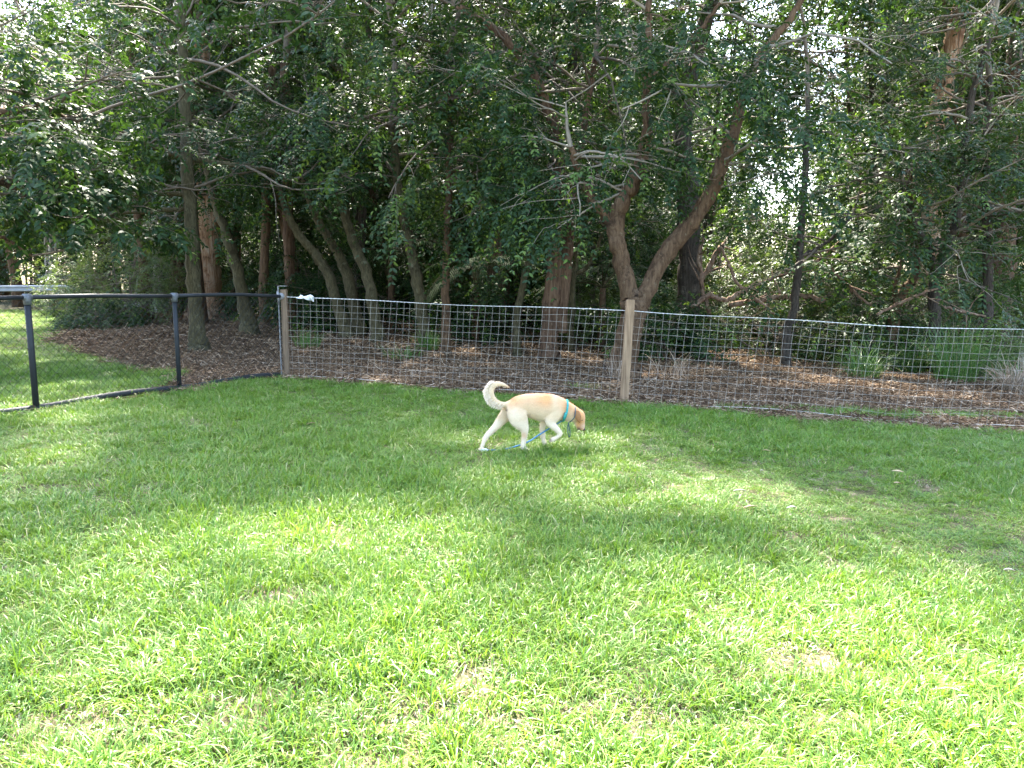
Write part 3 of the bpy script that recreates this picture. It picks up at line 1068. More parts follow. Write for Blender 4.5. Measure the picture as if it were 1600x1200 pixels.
SP_B = dict(n_leaf=10, slen=0.6, ll=0.14, lw=0.065, droop=0.5)
G_BACK = 'background trees filling the woodland'
LB = ['tall dark-leaved tree standing in the thick of the woodland behind the fences',
      'slim high-crowned tree standing in the thick of the woodland behind the fences',
      'bushy small tree filling the shade between woodland trunks behind the fences']
pt = [proto_tree('woodland_tree', LB[0], 'bark_brown', 'leaf_far', 12, 0.17, 2.6, 31, 46, SP_B, 2.6, 1, G_BACK),
      proto_tree('slim_tree', LB[1], 'bark_dark', 'leaf_far', 13, 0.12, 4.5, 32, 40, SP_B, 2.4, 2, G_BACK),
      proto_tree('understorey_tree', LB[2], 'bark_dark', 'leaf_dark', 4.6, 0.06, 0.5, 33, 46, dict(SP_B, ll=0.10, lw=0.045), 1.5, 4, G_BACK, 0.16)]
rg = np.random.default_rng(5)
spots = []
first = [True] * 3


def put(kind, x, y, s, rz):
    loc = (x, y, float(gz(x, y)))
    if first[kind]:
        first[kind] = False
        t = pt[kind]
        t.location, t.rotation_euler, t.scale = loc, (0, 0, rz), (s,) * 3
    else:
        dup(pt[kind], loc, rz, s)


def gap(x, y):
    """keep a few lines of sight open to the sky and to the sunny clearing"""
    px = 800 + x / y * FPX
    return (1110 < px < 1340 and 17 < y < 50) or (1150 < px < 1290 and y >= 50) or (1370 < px < 1520 and y > 24)


def scatter_trees(kind, y0, y1, n, dmin, smin, smax, xl=-99):
    c = 0
    for _ in range(n * 40):
        y = rg.uniform(y0, y1)
        hw = y * 0.70 + 2.0
        x = rg.uniform(-hw, hw)
        if gap(x, y) and rg.uniform() < 0.985:
            continue
        if x < xl * y / 20:
            continue
        if y < (22 if kind == 0 else 33) and x < -0.46 * y:
            continue
        if any((x - a) ** 2 + (y - b) ** 2 < dmin ** 2 for a, b in spots):
            continue
        spots.append((x, y))
        put(kind, x, y, rg.uniform(smin, smax), rg.uniform(0, 6.28))
        c += 1
        if c >= n:
            break


scatter_trees(0, 20, 32, 26, 1.9, 0.9, 1.3)
scatter_trees(1, 20, 33, 18, 1.6, 0.9, 1.2)
scatter_trees(2, 22.5, 33, 34, 1.35, 0.7, 1.1)
scatter_trees(0, 36, 52, 26, 2.4, 1.0, 1.4)
scatter_trees(1, 34, 52, 14, 2.0, 1.0, 1.3)
scatter_trees(2, 34, 46, 26, 2.0, 0.9, 1.5)
scatter_trees(0, 54, 75, 34, 3.0, 1.4, 1.9)

scatter_trees(0, 78, 100, 30, 3.0, 1.5, 2.0)

# pale shrubs and bright bushes that can be told apart
def bush(label, px, Y, h, w, leaf, seed, n=40, spr=SPR, name='shrub', py=None, grav=-0.02, bare=0.05):
    rg_ = np.random.default_rng(seed)
    q = P(px, 480, Y)
    t = thing(name, label, 'shrub', (q[0], Y, gz(q[0], Y)))
    mb, tw, S = MB(), MB(), []
    for k in range(6):
        a_ = branchlet((rg_.normal(0, .08), rg_.normal(0, .08), -.05), (rg_.normal(0, .35 * w / h), rg_.normal(0, .35 * w / h), 1), h * rg_.uniform(.7, 1), rg_, 8, .1, .02)
        rr = np.linspace(.022, .006, 8)
        mb.tube(a_, rr, 6)
        S.append(np.column_stack([spline(a_, 20), spline(rr[:, None], 20)]))
    mb.build('stem', M['twig'], t)
    res = crown(tw, S, rg_, n, w * 0.55, 0.15, h, n_sec=5, seclen=.5, n_spr=6, spr=spr, bare=bare, r0=.012, grav=grav)
    tw.build('branches', M['twig'], t)
    link('foliage', mesh_np('foliage', res[0], res[1], [M[leaf], M['leaf_lime']], False, res[2]), t)
    return t


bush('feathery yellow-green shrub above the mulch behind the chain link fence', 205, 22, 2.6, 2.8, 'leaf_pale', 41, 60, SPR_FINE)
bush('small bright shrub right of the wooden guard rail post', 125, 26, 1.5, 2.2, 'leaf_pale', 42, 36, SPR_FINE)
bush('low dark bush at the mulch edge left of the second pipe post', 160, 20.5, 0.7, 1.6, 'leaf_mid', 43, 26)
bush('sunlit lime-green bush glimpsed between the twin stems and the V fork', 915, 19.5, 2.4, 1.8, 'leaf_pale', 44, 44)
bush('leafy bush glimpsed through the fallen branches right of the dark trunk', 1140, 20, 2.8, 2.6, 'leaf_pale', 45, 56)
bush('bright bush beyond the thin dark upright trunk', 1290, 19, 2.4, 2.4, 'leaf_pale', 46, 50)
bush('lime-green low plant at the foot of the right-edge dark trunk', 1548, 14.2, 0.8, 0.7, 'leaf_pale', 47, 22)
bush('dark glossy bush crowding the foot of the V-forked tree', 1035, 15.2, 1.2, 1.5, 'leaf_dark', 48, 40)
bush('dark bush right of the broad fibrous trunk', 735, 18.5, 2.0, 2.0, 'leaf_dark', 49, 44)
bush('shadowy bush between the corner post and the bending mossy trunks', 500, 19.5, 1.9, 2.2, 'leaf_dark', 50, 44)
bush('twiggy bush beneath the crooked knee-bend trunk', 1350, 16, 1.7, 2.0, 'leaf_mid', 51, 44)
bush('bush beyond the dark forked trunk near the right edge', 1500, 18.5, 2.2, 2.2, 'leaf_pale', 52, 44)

# palms in the shade
def palm(label, px, Y, h, n, L, seed):
    rg_ = np.random.default_rng(seed)
    q = P(px, 450, Y)
    t = thing('palm', label, 'palm', (q[0], Y, gz(q[0], Y)))
    mb = MB()
    mb.tube([(0, 0, -.1), (0.02, 0, h * .5), (0.03, 0, h)], [.11, .08, .07], 10)
    mb.build('trunk', M['bark_brown'], t)
    for k in range(n):
        a_ = k * 2.4 + rg_.normal(0, .2)
        el = rg_.uniform(0.2, 1.1)
        d = np.array([math.cos(a_) * math.cos(el), math.sin(a_) * math.cos(el), math.sin(el)])
        rach = branchlet((0.03, 0, h), d, L * rg_.uniform(.8, 1.1), rg_, 12, .02, -.16)
        s = spline(rach, 34)[5:]
        tg = unit(np.gradient(s, axis=0))
        side = unit(np.cross(tg, [0, 0, 1.0]))
        u = np.linspace(0, 1, len(s))
        ln = 0.42 * L / 1.8 * (np.sin(u * 2.7 + .35))
        base = np.concatenate([s, s])
        ax = np.concatenate([side + tg * .55, -side + tg * .55]) + np.array([0, 0, -.35])
        up = np.tile([0, 0, 1.0], (len(base), 1))
        v, f = leaves_mesh(base, ax, up, np.concatenate([ln, ln]) + .05, np.full(len(base), .035))
        fr = link('frond', mesh_np('frond', v, f, M['palm']), t)
        mb = MB()
        mb.tube(rach, np.linspace(.016, .004, 12), 5)
        mb.build('midrib', M['bark_green'], fr)
    return t


bush('sunny yellow-green shrub in the gap right of the tangle of fallen branches', 1215, 21.5, 3.4, 3.0, 'leaf_pale', 53, 70, dict(SPR, ll=.1, lw=.05))
bush('pale sunlit shrub behind the pale curved fallen branch', 1165, 24, 3.0, 3.2, 'leaf_pale', 54, 60, dict(SPR, ll=.11, lw=.055))
bush('bare twiggy scrub between the fallen branches and the thin dark trunk', 1200, 16.6, 1.9, 2.2, 'leaf_mid', 55, 60, SPR_FINE, bare=.7)
bush('bare twiggy scrub left of the knee-bend trunk', 1325, 17.4, 2.3, 2.4, 'leaf_mid', 56, 70, SPR_FINE, bare=.6)
bush('bare twiggy scrub between the knee-bend trunk and the dark forked trunk', 1435, 16.4, 2.0, 2.0, 'leaf_mid', 57, 60, SPR_FINE, bare=.65)
bush('twiggy scrub filling the space right of the dark forked trunk', 1510, 16.2, 2.1, 2.0, 'leaf_mid', 58, 56, SPR_FINE, bare=.5)
bush('yellow-green bush far behind the dark forked trunk', 1420, 24, 3.0, 3.2, 'leaf_pale', 59, 60, dict(SPR, ll=.11, lw=.055))
palm('small palm with arching fronds in the gloom right of the straight thin brown trunk', 742, 17.6, 1.7, 11, 1.8, 61)
palm('palm fronds showing between bending mossy trunks and the lone olive trunk', 610, 19.5, 2.0, 11, 1.9, 62)
palm('palm in the shade just left of the V-forked tree', 940, 18.0, 1.4, 10, 1.7, 64)

# ------------------------------------------------------------------ fallen branches
def stick(label, pts, Y, seed, tilt=0.0, side=True):
    rg_ = np.random.default_rng(seed)
    p = px_path(pts, Y)
    p[:, 1] += np.linspace(0, tilt, len(p))
    p[:, 3] *= .75
    c = p[0, :3].copy()
    p[:, :3] -= c
    mb = MB()
    s = wood(mb, p, rg_, 8)
    if side:
        for _ in range(4):
            k = rg_.integers(3, len(s) - 2)
            b_ = branchlet(s[k, :3], unit(s[k + 1, :3] - s[k, :3]) + rg_.normal(0, .7, 3), rg_.uniform(.4, 1.0), rg_, 6, .15, 0)
            mb.tube(b_, np.linspace(s[k, 3] * .6, .004, 6), 5)
    o = mb.build('fallen_branch', M['stick'], None)
    o.location = c
    tag(o, label, 'branch', 'fallen branches tangled right of the V fork')


stick('pale curved fallen branch, longest of the tangle, sweeping up to the right', [(1080, 480, 9), (1108, 462, 10), (1135, 468, 10), (1165, 452, 9), (1230, 425, 8), (1300, 398, 5)], 15.6, 1)
stick('arching fallen branch dropping from upper left into the tangle', [(1125, 385, 5), (1140, 415, 6), (1150, 440, 6), (1170, 458, 6), (1210, 490, 4)], 15.2, 2)
stick('dark fallen log lying flat under the pale curved branch', [(1140, 478, 12), (1180, 470, 12), (1240, 462, 11), (1290, 470, 8)], 16.4, 3)
stick('short reddish fallen limb standing up left in the tangle', [(1085, 462, 10), (1100, 430, 10), (1118, 398, 9), (1130, 380, 6)], 17.0, 4)
stick('thin fallen branch slanting down towards the knee-bend trunk', [(1280, 395, 4), (1310, 430, 5), (1350, 470, 5), (1390, 495, 4)], 15.5, 5)
stick('low fallen branch left of the dark forked trunk', [(1370, 492, 6), (1410, 472, 6), (1450, 455, 5), (1495, 440, 3)], 14.6, 6)
stick('fallen branch running down right of the dark forked trunk', [(1475, 478, 5), (1510, 488, 5), (1540, 494, 4)], 14.4, 7)
stick('broken limb leaning on the tall dark trunk', [(1110, 500, 9), (1098, 450, 8), (1092, 400, 7), (1100, 370, 5)], 16.3, 8)

# ------------------------------------------------------------------ tussocks
def blades(rg_, n, h, spread, w, lean=0.5, seg=4):
    V, F = [], []
    a_ = rg_.uniform(0, 6.283, n)
    r_ = np.sqrt(rg_.uniform(0, 1, n)) * spread
    b0 = np.stack([np.cos(a_) * r_, np.sin(a_) * r_, np.zeros(n)], 1)
    da = a_ + rg_.normal(0, 0.9, n)
    out = np.stack([np.cos(da), np.sin(da), np.zeros(n)], 1)
    L = h * rg_.uniform(0.5, 1.15, n)
    ln = lean * rg_.uniform(0.2, 1.5, n)
    th0 = rg_.uniform(0.0, 0.35 + 0.35 * (lean > .7), n)
    sd = np.stack([-np.sin(da), np.cos(da), np.zeros(n)], 1)
    tw = rg_.normal(0, 0.5, n)
    sd = unit(sd * np.cos(tw)[:, None] + np.array([0, 0, 1.0]) * np.sin(tw)[:, None] * 0.4)
    p = b0.copy()
    rows = []
    for k in range(seg + 1):
        u = k / seg
        ww = w * (1 - u ** 1.6) * (0.75 + 0.5 * u) * rg_.uniform(0.8, 1.2)
        rows.append((p.copy(), ww))
        th = th0 + ln * u * 2.2
        st = L / seg
        p = p + out * (np.sin(th) * st)[:, None] + np.array([0, 0, 1.0]) * (np.cos(th) * st)[:, None]
    nv = 2 * seg + 1
    v = np.empty((n, nv, 3))
    for k in range(seg):
        q, ww = rows[k]
        v[:, 2 * k] = q - sd * ww / 2
        v[:, 2 * k + 1] = q + sd * ww / 2
    v[:, 2 * seg] = rows[seg][0]
    tri = []
    for k in range(seg - 1):
        tri += [[2 * k, 2 * k + 1, 2 * k + 3], [2 * k, 2 * k + 3, 2 * k + 2]]
    tri.append([2 * seg - 2, 2 * seg - 1, 2 * seg])
    f = (np.arange(n)[:, None, None] * nv + np.array(tri)[None]).reshape(-1, 3)
    return v.reshape(-1, 3), f


def tussock(label, px, py, h, n, mat, seed, spread=0.22):
    rg_ = np.random.default_rng(seed)
    g = G(px, py)
    v, f = blades(rg_, n, h * 1.15, spread * rg_.uniform(.7, 1.1), 0.012, rg_.uniform(.55, .95), 6)
    o = link('tussock', mesh_np('tussock', v, f, M[mat]))
    o.location = g
    tag(o, label, 'grass clump', 'tall grass clumps behind the wire fence')


TS = [('tall green grass clump below the crooked knee-bend trunk', 1350, 592, .8, 240, 'tussock', .3),
      ('tall green grass clump below the dark forked trunk', 1425, 585, 1.0, 300, 'tussock', .3),
      ('tallest lush grass clump, left of the right-edge dark trunk', 1490, 597, 1.05, 340, 'tussock', .32),
      ('dark grass clump in front of the right-edge dark trunk', 1545, 598, .85, 260, 'tussock', .26),
      ('dry straw-coloured grass clump at the right edge', 1590, 612, .62, 300, 'dry_tussock', .26),
      ('low green grass clump at the foot of the lone olive-brown trunk', 668, 546, .45, 150, 'tussock', .3),
      ('thin grass clump behind the mesh left of the lone olive-brown trunk', 630, 560, .35, 110, 'tussock', .35),
      ('thin dry grass tuft at the foot of the V-forked tree', 962, 592, .5, 50, 'dry_tussock', .15),
      ('green grass clump under the fallen branches', 1150, 545, .6, 200, 'tussock', .35),
      ('sparse dry stalks between V fork and fallen branches', 1045, 590, .5, 60, 'dry_tussock', .3),
      ('dark green grass clump under the thin dark upright trunk', 1260, 560, .55, 200, 'tussock', .4),
      ('grass clump in the shade behind the mesh near the corner post', 480, 545, .45, 120, 'tussock', .3),
      ('far right green clump beyond the dry straw-coloured clump', 1640, 585, 1.0, 300, 'tussock', .32)]
for i, (lb, px, py, h, n, m_, sp) in enumerate(TS):
    tussock(lb, px, py, h, n, m_, 70 + i, sp)

# ------------------------------------------------------------------ far left: guard rails, post, slab
def guard_rail(label, x0, y0, x1, y1, Y0, Y1, posts):
    a0, a1 = P(x0, y0, Y0), P(x1, y1, Y1)
    t = thing('guard_rail', label, 'guard rail', (a0[0], a0[1], gz(a0[0], a0[1])))
    og = np.array(t.location)
    mb = MB()
    prof = [(0, -.11), (-.05, -.08), (-.05, -.04), (0, -.015), (0, .015), (-.05, .04), (-.05, .08), (0, .11)]
    vs, fs = [], []
    for q in (a0, a1):
        for (dy, dz) in prof:
            vs.append((q[0], q[1] + dy, q[2] + dz))
    for q in (a0, a1):
        for (dy, dz) in prof[::-1]:
            vs.append((q[0], q[1] + dy + .01, q[2] + dz))
    n = len(prof)
    for i in range(n - 1):
        fs.append([i, i + 1, n + i + 1, n + i])
        fs.append([2 * n + i, 2 * n + i + 1, 3 * n + i + 1, 3 * n + i])
    mb.add(vs, fs)
    mb.build('beam', M['rail'], t, False, og)
    for u in posts:
        q = a0 * (1 - u) + a1 * u
        mb = MB()
        g = gz(q[0], q[1])
        mb.box((q[0], q[1] + .10, (q[2] + .2 + g) / 2), (.15, .17, q[2] + .2 - g + .1), 0, .01)
        mb.build('post', M['timber_grey'], t, False, og)


guard_rail('grey steel guard rail with wooden post beyond the chain link at the far left', -160, 452, 112, 450, 27, 27.5, (0.12, .52, .868))
guard_rail('short stretch of grey guard rail farther back, behind the small bright shrub', 60, 432, 156, 432, 36, 36.5, (0.3, .9))
q = P(262, 484, 29)
mb = MB()
mb.box((0, 0, 0.22), (5.0, .5, .16), 0, .01)
sl = thing('concrete_bench', 'low grey concrete slab beyond the leaf mulch and thin trunks', 'bench', (q[0], 29, gz(q[0], 29)))
mb.build('slab', M['concrete'], sl, False)
for dx in (-2.1, 0, 2.1):
    mb = MB()
    mb.box((dx, 0, .07), (.2, .42, .14), 0, .01)
    mb.build('support', M['concrete'], sl, False)

# ------------------------------------------------------------------ scattered ground cover (geometry nodes)
def scatter(name, pts, rot, scl, idx, protos, label, cat):
    me = bpy.data.meshes.new(name)
    me.vertices.add(len(pts))
    me.vertices.foreach_set('co', np.asarray(pts, np.float32).ravel())
    a = me.attributes.new('rot', 'FLOAT_VECTOR', 'POINT')
    a.data.foreach_set('vector', np.asarray(rot, np.float32).ravel())
    a = me.attributes.new('scl', 'FLOAT_VECTOR', 'POINT')
    a.data.foreach_set('vector', np.asarray(scl, np.float32).ravel())
    a = me.attributes.new('idx', 'INT', 'POINT')
    a.data.foreach_set('value', np.asarray(idx, np.int32))
    me.update()
    o = link(name, me, None, 'stuff')
    o['label'] = label
    o['category'] = cat
    ng = bpy.data.node_groups.new(name, 'GeometryNodeTree')
    ng.interface.new_socket('Geometry', in_out='INPUT', socket_type='NodeSocketGeometry')
    ng.interface.new_socket('Geometry', in_out='OUTPUT', socket_type='NodeSocketGeometry')
    gi = ng.nodes.new('NodeGroupInput')
    go = ng.nodes.new('NodeGroupOutput')
    jn = ng.nodes.new('GeometryNodeJoinGeometry')

    def attr(nm, ty):
        n = ng.nodes.new('GeometryNodeInputNamedAttribute')
        n.data_type = ty
        n.inputs[0].default_value = nm
        return n.outputs[0]

    ar, as_, ai = attr('rot', 'FLOAT_VECTOR'), attr('scl', 'FLOAT_VECTOR'), attr('idx', 'INT')
    for k, pr in enumerate(protos):
        cmpn = ng.nodes.new('FunctionNodeCompare')
        cmpn.data_type = 'INT'
        cmpn.operation = 'EQUAL'
        ng.links.new(ai, [s for s in cmpn.inputs if s.name == 'A' and s.type == 'INT'][0])
        [s for s in cmpn.inputs if s.name == 'B' and s.type == 'INT'][0].default_value = k
        oi = ng.nodes.new('GeometryNodeObjectInfo')
        oi.inputs['Object'].default_value = pr
        oi.inputs['As Instance'].default_value = True
        ip = ng.nodes.new('GeometryNodeInstanceOnPoints')
        ng.links.new(gi.outputs[0], ip.inputs['Points'])
        ng.links.new(cmpn.outputs[0], ip.inputs['Selection'])
        ng.links.new(oi.outputs['Geometry'], ip.inputs['Instance'])
        ng.links.new(ar, ip.inputs['Rotation'])
        ng.links.new(as_, ip.inputs['Scale'])
        ng.links.new(ip.outputs[0], jn.inputs[0])
    ng.links.new(jn.outputs[0], go.inputs[0])
    md = o.modifiers.new('scatter', 'NODES')
    md.node_group = ng
    return o


rg = np.random.default_rng(21)
tufts = []
for k in range(8):
    v, f = blades(rg, 30 if k < 5 else 40, 0.10 + .012 * (k % 3), 0.085, (0.0085, 0.007, 0.0055, 0.009, 0.0065, 0.0045, 0.0035, 0.005)[k], (1.0, .8, 1.1, 1.2, .7, .9, .6, 1.0)[k], 4)
    tufts.append(bpy.data.objects.new('grass_tuft', mesh_np('grass_tuft', v, f, M['blade'])))
straws = []
for k in range(3):
    v, f = blades(rg, 30, 0.055, 0.09, 0.0038, 1.5, 3)
    straws.append(bpy.data.objects.new('straw_tuft', mesh_np('straw_tuft', v, f, M['straw'])))
shorts = []
for k in range(8):
    v, f = blades(rg, 64, 0.05, 0.085, 0.003 + .0005 * k, 0.9 + .05 * k, 3)
    shorts.append(bpy.data.objects.new('short_tuft', mesh_np('short_tuft', v, f, M['blade'])))


def sample_ground(dens, x0, x1, y0, y1):
    n = int(dens * (x1 - x0) * (y1 - y0))
    return rg.uniform(x0, x1, n), rg.uniform(y0, y1, n)


X, Yv = [], []
for (d, y0, y1) in ((330, 1.3, 4.0), (260, 4.0, 8.0), (200, 8.0, 13.0)):
    hw = y1 * 0.70 + 0.4
    x, y = sample_ground(d, -hw, hw, y0, y1)
    X.append(x)
    Yv.append(y)
x, y = sample_ground(55, -20, -4, 11, 29)
X.append(x); Yv.append(y)
X = np.concatenate(X)
Yv = np.concatenate(Yv)
keep = (np.abs(X) < Yv * 0.69 + 0.4)
mk = lawn_mask(X, Yv)
bare = np.clip(seg_blob(X, Yv, G(735, 1060), .13, .08) + .8 * seg_blob(X, Yv, G(640, 1120), .2, .08) + .4 * seg_blob(X, Yv, G(150, 1130), .3, .1) + .6 * seg_blob(X, Yv, G(1010, 1120), .2, .1) + .7 * seg_blob(X, Yv, G(1270, 1040), .2, .1) + .6 * seg_blob(X, Yv, G(420, 940), .2, .12) + 0.3 * seg_blob(X, Yv, G(1190, 722), .3, .08) + .3 * seg_blob(X, Yv, G(160, 770), .4, .2), 0, 1)
keep &= rg.uniform(0, 1, len(X)) < mk * (1 - 0.93 * bare)
X, Yv, mk, bare = X[keep], Yv[keep], mk[keep], bare[keep]
patch = 0.5 + 0.5 * np.clip(wob(X * 0.55 + 3, Yv * 0.55) + 0.5 * wob(X * 1.9, Yv * 1.9 + 2), -1, 1)
# the worn, close-cropped run to the right of the dog and along its path
worn = np.clip(seg_blob(X, Yv, G(1130, 745), 1.5, .7) + seg_blob(X, Yv, G(1420, 800), 1.3, .7) + seg_blob(X, Yv, G(1540, 870), .8, .6) + .3 * seg_blob(X, Yv, G(830, 690), .9, .3), 0, 1)
sh = rg.uniform(0, 1, len(X)) < (0.18 + 0.35 * (1 - patch) + 0.75 * worn)
idx = np.where(sh, 8 + rg.integers(0, 8, len(X)), rg.integers(0, 8, len(X)))
hs = (0.55 + 0.55 * patch) * (1 - 0.2 * worn) * rg.uniform(0.7, 1.25, len(X)) * (0.55 + 0.45 * mk) * np.where(Yv > 6, 0.85, 1.0 + .2 * smooth(5.5, 3.5, Yv))
ws = rg.uniform(0.9, 1.3, len(X))
pts = np.stack([X, Yv, gz(X, Yv) - 0.004], 1)
rot = np.stack([rg.normal(0, .12, len(X)), rg.normal(0, .12, len(X)), rg.uniform(0, 6.283, len(X))], 1)
dryp = np.clip(bare * 1.3 + 0.55 * (np.clip(wob(X * 0.8 + 5, Yv * 0.9 + 1) - 0.45, 0, 1)) + 0.025, 0, .75)
dr = rg.uniform(0, 1, len(X)) < dryp
idx = np.where(dr, 16 + rg.integers(0, 3, len(X)), idx)
scatter('lawn_grass', pts, rot, np.stack([ws, ws, hs], 1), idx, tufts + shorts + straws, 'bright green lawn of broad-bladed grass, long and short patches mixed', 'grass')

# leaf litter
lits = []
for k in range(5):
    n = 34
    a_ = rg.uniform(0, 6.283, n)
    r_ = np.sqrt(rg.uniform(0, 1, n)) * 0.2
    b0 = np.stack([np.cos(a_) * r_, np.sin(a_) * r_, rg.uniform(0.004, 0.04, n)], 1)
    ax = np.stack([rg.normal(0, 1, n), rg.normal(0, 1, n), rg.normal(0, .28, n)], 1)
    up = np.stack([rg.normal(0, .35, n), rg.normal(0, .35, n), np.ones(n)], 1)
    v, f = leaves_mesh(b0, ax, up, rg.uniform(.03, .09, n), rg.uniform(.009, .024, n))
    mb = MB()
    for _ in range(5):
        c = np.array([rg.normal(0, .1), rg.normal(0, .1), .02])
        d = unit(np.array([rg.normal(), rg.normal(), rg.normal() * .12]))
        mb.tube([c - d * rg.uniform(.06, .16), c, c + d * rg.uniform(.06, .16) + rg.normal(0, .01, 3)], .004, 4, False)
    tv = np.concatenate(mb.v)
    tf = []
    for q in mb.f:
        tf += [[q[0], q[1], q[2]], [q[0], q[2], q[3]]]
    v2 = np.concatenate([v, tv])
    f2 = np.concatenate([f, np.array(tf) + len(v)])
    lits.append(bpy.data.objects.new('litter_tuft', mesh_np('litter_tuft', v2, f2, M['litter'])))
X, Yv = [], []
for (d, x0, x1, y0, y1) in ((34, -9, 9.5, 7.8, 15), (15, -13, 13, 15, 22), (6, -18, 18, 22, 32)):
    x, y = sample_ground(d, x0, x1, y0, y1)
    X.append(x); Yv.append(y)
X = np.concatenate(X); Yv = np.concatenate(Yv)
mk = lawn_mask(X, Yv)
k = rg.uniform(0, 1, len(X)) < (1 - mk)
X, Yv = X[k], Yv[k]
s = rg.uniform(.8, 1.3, len(X)) * np.where(Yv > 15, 1.3, 1.0)
scatter('leaf_litter', np.stack([X, Yv, gz(X, Yv)], 1), np.stack([rg.normal(0, .08, len(X)), rg.normal(0, .08, len(X)), rg.uniform(0, 6.283, len(X))], 1),
        np.stack([s, s, s], 1), rg.integers(0, 5, len(X)), lits, 'brown fallen leaves and twigs covering the ground under the trees', 'leaf litter')

# dry leaves lying on the lawn
LL = [(486, 668, 'tan', .10, 'pale dry leaf on the lawn below the corner post'),
      (1155, 775, 'white', .11, 'bleached leaf on the lawn, highest of the pale leaves right of the dog'),
      (1172, 801, 'tan', .13, 'curled tan leaf on the lawn below the bleached leaf right of the dog'),
      (1236, 802, 'white', .09, 'small whitish leaf lying right of the curled tan leaf'),
      (1402, 744, 'tan', .12, 'tan leaf on the lawn at right, upper of two close together'),
      (1402, 763, 'tan', .10, 'tan leaf on the lawn at right, lower of two close together'),
      (1576, 902, 'white', .07, 'pale leaf on the lawn near the right edge'),
      (1190, 743, 'white', .03, 'tiny white petal on the lawn right of the dog'),
      (1197, 711, 'tan', .10, 'yellowish dry leaf on the thin turf right of the dog’s nose'.replace('’', "'")),
      (668, 1068, 'white', .09, 'bleached leaf on the bare patch in the foreground'),
      (985, 622, 'orange', .09, 'orange leaf at the foot of the leaning middle fence post')]
M['orange_leaf'] = plain_mat('orange_leaf', (0.55, 0.24, 0.04), .6)
for i, (px, py, c, L, lb) in enumerate(LL):
    g = G(px, py)
    g[2] += 0.035 if py > 640 else 0.02
    n = 7
    vs, fs = [], []
    ang = rg.uniform(-.5, .5)
    for k in range(n):
        u = k / (n - 1)
        w = L * .09 * math.sin(math.pi * min(1, u * .92 + .06)) + .001
        z = .008 * math.sin(u * 3.1)
        x = (u - .5) * L * .8
        vs += [(x, -w, z + .008), (x, 0, z), (x, w, z + .008)]
    for k in range(n - 1):
        for j in (0, 1):
            fs.append([k * 3 + j, k * 3 + 3 + j, k * 3 + 4 + j, k * 3 + 1 + j])
    o = link('dry_leaf', mesh_np('dry_leaf', np.array(vs), fs, M[{'tan': 'dry_leaf', 'white': 'white_leaf', 'orange': 'orange_leaf'}[c]], True))
    o.location = g
    o.rotation_euler = (R(rg.uniform(-15, 25)), R(rg.uniform(-12, 12)), ang)
    tag(o, lb, 'leaf', 'dry leaves lying about')

# ------------------------------------------------------------------ dog
DG = G(826, 706)
DY0, DX0 = float(DG[1]) + 0.05, float(DG[0])
YAW = math.tan(R(14))
ZK = 1 / 8 / FPX


def dpt(zx, zy, off=0.0):
    px, py = 730 + zx / 8, 580 + zy / 8
    Y = DY0
    for _ in range(5):
        q = P(px, py, Y)
        Y = DY0 + (q[0] - DX0) * YAW + off
    return P(px, py, Y)


dog_root = np.array([DX0, DY0 + .06, float(gz(DX0, DY0))])
dog = thing('dog', 'cream labrador dog sniffing with head down, tail curled up, one foreleg lifted', 'dog', dog_root)
LAT = unit(np.array([-YAW, 1.0, 0]))
DV, DF, dn = [], [], 0


def ell(stations, k=18, n=None):
    """stations: (zx, zy, half thickness in picture plane, lateral half, depth offset m) zoom px"""
    global dn
    st = spline(np.array(stations, float), n or len(stations) * 4)
    c = np.array([dpt(a, b, o) for a, b, _, _, o in st])
    t = unit(np.gradient(c, axis=0))
    ang = np.arange(k) * 2 * math.pi / k
    vs = []
    for i in range(len(st)):
        up = unit(np.cross(LAT, t[i]))
        lat = unit(np.cross(t[i], up))
        sc = ZK * c[i][1]
        vs.append(c[i] + np.cos(ang)[:, None] * up * max(st[i, 2], 3) * sc + np.sin(ang)[:, None] * lat * max(st[i, 3], 3) * sc)
    vs = np.concatenate(vs)
    m = len(st)
    f = [[i * k + j, i * k + (j + 1) % k, (i + 1) * k + (j + 1) % k, (i + 1) * k + j] for i in range(m - 1) for j in range(k)]
    f += [list(range(k))[::-1], [(m - 1) * k + j for j in range(k)]]
    DV.append(vs)
    DF.extend([[q + dn for q in ff] for ff in f])
    dn += len(vs)


# trunk and neck
ell([(492, 455, 50, 45, 0), (520, 445, 78, 75, 0), (575, 445, 108, 100, 0), (640, 432, 126, 112, 0), (740, 422, 144, 112, 0), (840, 436, 165, 124, 0),
     (940, 452, 180, 136, 0), (1030, 460, 182, 134, 0), (1110, 466, 164, 118, 0), (1170, 476, 142, 102, 0), (1225, 496, 126, 92, 0), (1290, 522, 112, 84, 0), (1345, 545, 98, 78, 0), (1385, 570, 85, 70, 0)], 24)
# head: skull, stop, muzzle
ell([(1352, 520, 60, 60, 0), (1378, 545, 84, 78, 0), (1398, 580, 82, 80, 0), (1410, 620, 68, 68, 0), (1418, 655, 54, 50, 0), (1426, 690, 48, 44, 0), (1432, 718, 36, 38, 0), (1436, 734, 20, 24, 0)], 20)
# lower jaw
ell([(1370, 640, 34, 44, 0), (1380, 675, 30, 38, 0), (1395, 712, 24, 30, 0), (1404, 730, 14, 20, 0)], 14)
# tail
ell([(500, 425, 42, 38, 0), (450, 418, 36, 30, 0), (390, 400, 34, 27, 0), (335, 360, 36, 26, 0), (303, 300, 39, 26, 0), (296, 240, 42, 25, 0), (320, 188, 42, 24, 0), (370, 160, 36, 22, 0), (430, 162, 28, 18, 0), (485, 182, 18, 13, 0), (535, 206, 5, 5, 0)], 16)
